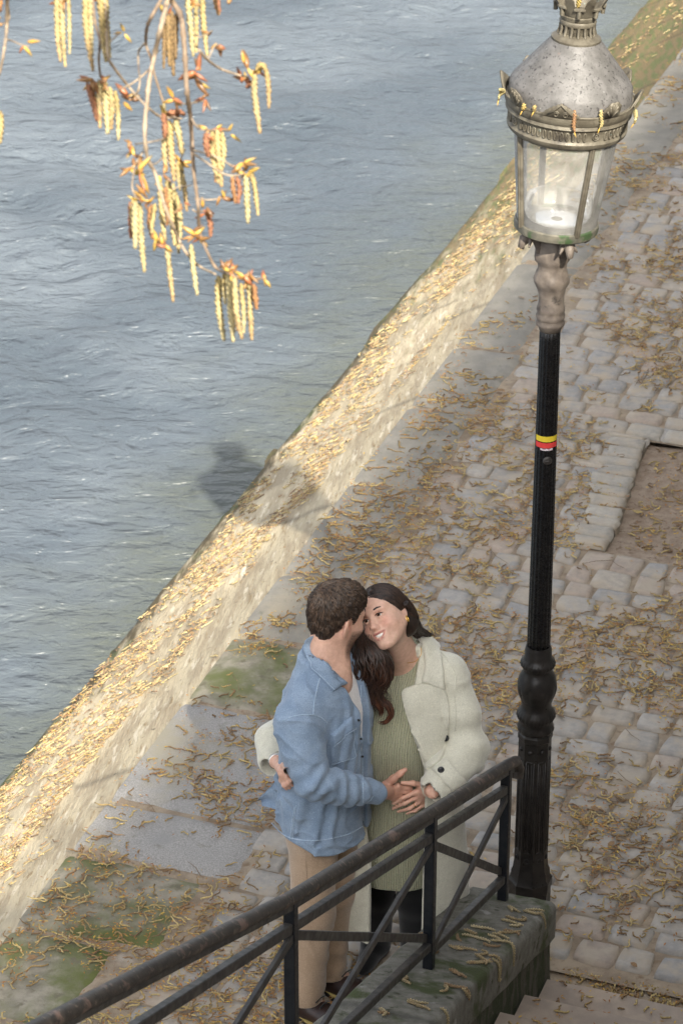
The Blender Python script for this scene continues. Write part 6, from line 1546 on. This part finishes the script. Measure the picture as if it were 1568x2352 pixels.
# --- long hair
def hair_long():
    S = SDF(); S.ell(HW(0, -.016, .038), np.array((.0835, .103, .0925))*HW.sc, HW.A, 0); S.ell(HW(.03, -.07, -.03), np.array((.060, .045, .075))*HW.sc, HW.A, .04)
    def face(P):
        l = HW.loc(P); x = np.abs(l[:, 0]); hz = np.interp(x, [0, .02, .04, .055, .066, .075], [.092, .085, .066, .036, .006, -.04])
        side = np.interp(l[:, 2], [-.12, -.05, 0, .04, .07, .12], [-.012, -.012, .004, .030, .050, .07])
        f = np.maximum(l[:, 2]-hz, side-l[:, 1]); return f+.0015*vnoise(l*200)
    # keep hair where it is above the hairline or behind the temple line
    def keep(P):
        l = HW.loc(P); x = np.abs(l[:, 0]); hz = np.interp(x, [0, .02, .04, .055, .066, .08], [.090, .084, .064, .038, .010, -.03])
        side = np.interp(l[:, 2], [-.12, -.05, -.01, .04, .07, .12], [-.022, -.020, .004, .034, .056, .08])
        return np.minimum(hz-l[:, 2]+np.maximum(0, .03-l[:, 1])*-2, l[:, 1]-side)
    S.fn(keep, HW(0, 0, .02), .3, .008, 'i')
    hb = sdf_obj('hair', S, axis((HW.o[0]-.16, HW.o[0]+.16, .0034)), axis((HW.o[1]-.16, HW.o[1]+.16, .0034)), axis((HW.o[2]-.16, HW.o[2]+.16, .0034)), M['hair_w'], PW, lambda V: np.ones((len(V), 3))*1.0)
    rg = random.Random(12); b = MB()
    def lock(guide, spread, r, n, wave=0.0, wl=3.0, tipc=None, curl=0.0, g0=1.0):
        "guide: (px,py,Y) points; a bundle of tapered locks round it"
        G = np.array(smooth_path([at_y(x, y, Y) for x, y, Y in guide], 30)); m = len(G)
        sp = np.interp(np.linspace(0, 1, m), np.linspace(0, 1, len(spread)), spread)
        T = np.gradient(G, axis=0); T /= np.linalg.norm(T, axis=1)[:, None]; U = np.cross(T, V_b); U /= np.linalg.norm(U, axis=1)[:, None]; W_ = np.cross(T, U)
        for _ in range(n):
            a = rg.uniform(0, 6.283); q = math.sqrt(rg.random()); ph = rg.uniform(0, 6.28); e = rg.uniform(.80, 1.0); mm = max(8, int(m*e)); k1 = rg.uniform(.7, 1.3)
            pts = []
            for i in range(mm):
                t = i/(m-1); w = wave*math.sin(t*6.283*wl*k1+ph)*t
                pts.append(G[i]+U[i]*(math.cos(a)*q*sp[i]+w)+W_[i]*(math.sin(a)*q*sp[i]*.7+w*.6*math.cos(ph)))
            c = rg.uniform(.6, 1.7); c0 = np.array([c, c, c]); c1 = np.array(tipc)*c if tipc is not None else c0
            cols = [tuple(c0*(1-(i/(mm-1))**2.2)+c1*(i/(mm-1))**2.2) for i in range(mm)]
            b.tube(pts, [r*rg.uniform(.7, 1.2)*(.75+.25*math.sin(3.1*i/mm))*(1 if i < mm*.7 else max(.06, 1-(i-mm*.7)/(mm*.3))) for i in range(mm)], 5, col=cols)
    TIP = (4.2, 2.3, 1.5)
    # strands combed from the parting over the crown and down past the visible ear
    ng = np.random.default_rng(8); d = ng.normal(size=(5200, 3)); d /= np.linalg.norm(d, axis=1)[:, None]; d = d[d[:, 2] > -.6]
    def on(l):
        P = HW.o+(l*HW.sc)@HW.A
        for _ in range(2): P = P-S.grad(P)*S.eval(P)[:, None]
        return HW.loc(P)
    l = on(np.array([0, -.016, .038])+d*np.array([.083, .103, .092])); xp = .008; k = ng.normal(size=(len(l), 3))*.06; L = ng.uniform(.05, .10, len(l)); tr = [l]; ns = []
    for q in range(6):
        c_ = tr[-1]; nn = S.grad(HW.o+(c_*HW.sc)@HW.A)@HW.A.T; ns.append(nn)
        sg = np.where(c_[:, 0] > xp, 1.0, -1.0); fl = np.stack([sg*1.0, -.55-1.6*np.clip(.06-c_[:, 2], 0, .1)*4, -.35-.9*np.clip(np.abs(c_[:, 0])-.05, 0, .04)*25], -1)+k
        fl = fl-nn*np.sum(fl*nn, 1)[:, None]; fl /= np.linalg.norm(fl, axis=1)[:, None]+1e-9; tr.append(on(c_+fl*(L/6)[:, None]))
    ns.append(ns[-1]); T = np.stack(tr, 1)
    for i in range(len(l)):
        if not np.isfinite(T[i]).all(): continue
        if np.abs(S.eval(HW.o+(T[i]*HW.sc)@HW.A)).max() > .004: continue
        lf = rg.uniform(.0004, .0022); pts = [HW.o+((T[i, q]+ns[q][i]*lf)*HW.sc)@HW.A for q in range(7)]; c = rg.uniform(.4, 2.6)
        b.tube(pts, [.0007, .0013, .0014, .0014, .0013, .0010, .0003], 4, col=(c, c*.93, c*.88))
    lock([(930, 1385, 9.30), (950, 1425, 9.33), (968, 1450, 9.38), (988, 1462, 9.42), (1001, 1472, 9.43)], [.012, .014, .014, .012, .006], .003, 40, .006, 1.5)
    for k in range(0):
        lock([(866, 1362, 9.27), (850+3*k, 1366, 9.30), (838+2*k, 1390, 9.33), (836+2*k, 1440, 9.33)], [.006, .012, .014, .014], .0032, 22)
    # the mass drawn forward over her other shoulder, ending in brown curls
    lock([(836, 1440, 9.31), (838, 1480, 9.25), (850, 1515, 9.215), (856, 1550, 9.20), (852, 1585, 9.20)], [.022, .042, .074, .070, .044], .0042, 240, .016, 2.0, (2.0, 1.35, 1.05))
    lock([(925, 1392, 9.32), (943, 1428, 9.36), (957, 1454, 9.40), (972, 1466, 9.42), (990, 1470, 9.43), (1003, 1475, 9.43)], [.014, .024, .026, .016, .007, .004], .0036, 110, .005, 1.5)
    lock([(846, 1470, 9.24), (868, 1500, 9.20), (884, 1530, 9.19), (882, 1565, 9.19), (866, 1595, 9.19)], [.012, .022, .026, .022, .014], .0040, 70, .012, 2.0, (2.2, 1.4, 1.1))
    lock([(838, 1500, 9.22), (828, 1540, 9.20), (834, 1580, 9.19), (850, 1608, 9.18), (842, 1624, 9.18), (830, 1612, 9.18), (838, 1602, 9.19)], [.020, .026, .022, .012, .010, .008, .005], .0036, 55, .003, 2, (2.2, 1.4, 1.1))
    lock([(862, 1540, 9.19), (868, 1580, 9.185), (876, 1608, 9.18), (892, 1622, 9.175), (898, 1642, 9.175), (886, 1658, 9.175), (872, 1660, 9.18), (866, 1652, 9.18)], [.022, .022, .016, .013, .012, .009, .006, .003], .0036, 70, .003, 1.6, TIP)
    lock([(850, 1560, 9.19), (858, 1600, 9.18), (874, 1630, 9.175), (872, 1650, 9.18)], [.018, .014, .010, .004], .0034, 36, .003, 1.6, TIP)
    for _ in range(60):                                             # loose flyaway strands
        G0 = [(836+rg.uniform(-18, 16), 1480+rg.uniform(-40, 30), 9.22), (845+rg.uniform(-40, 40), 1540+rg.uniform(-20, 20), 9.19), (855+rg.uniform(-45, 45), 1590+rg.uniform(-20, 20), 9.185), (862+rg.uniform(-40, 40), 1630+rg.uniform(-25, 20), 9.18)]
        c = rg.uniform(1, 2.5); b.tube(smooth_path([at_y(*g) for g in G0], 14), [.0009]*13+[.0002], 3, col=(c, c*.8, c*.65))
    b.build('hair_locks', M['hair_w'], hb)
hair_long()
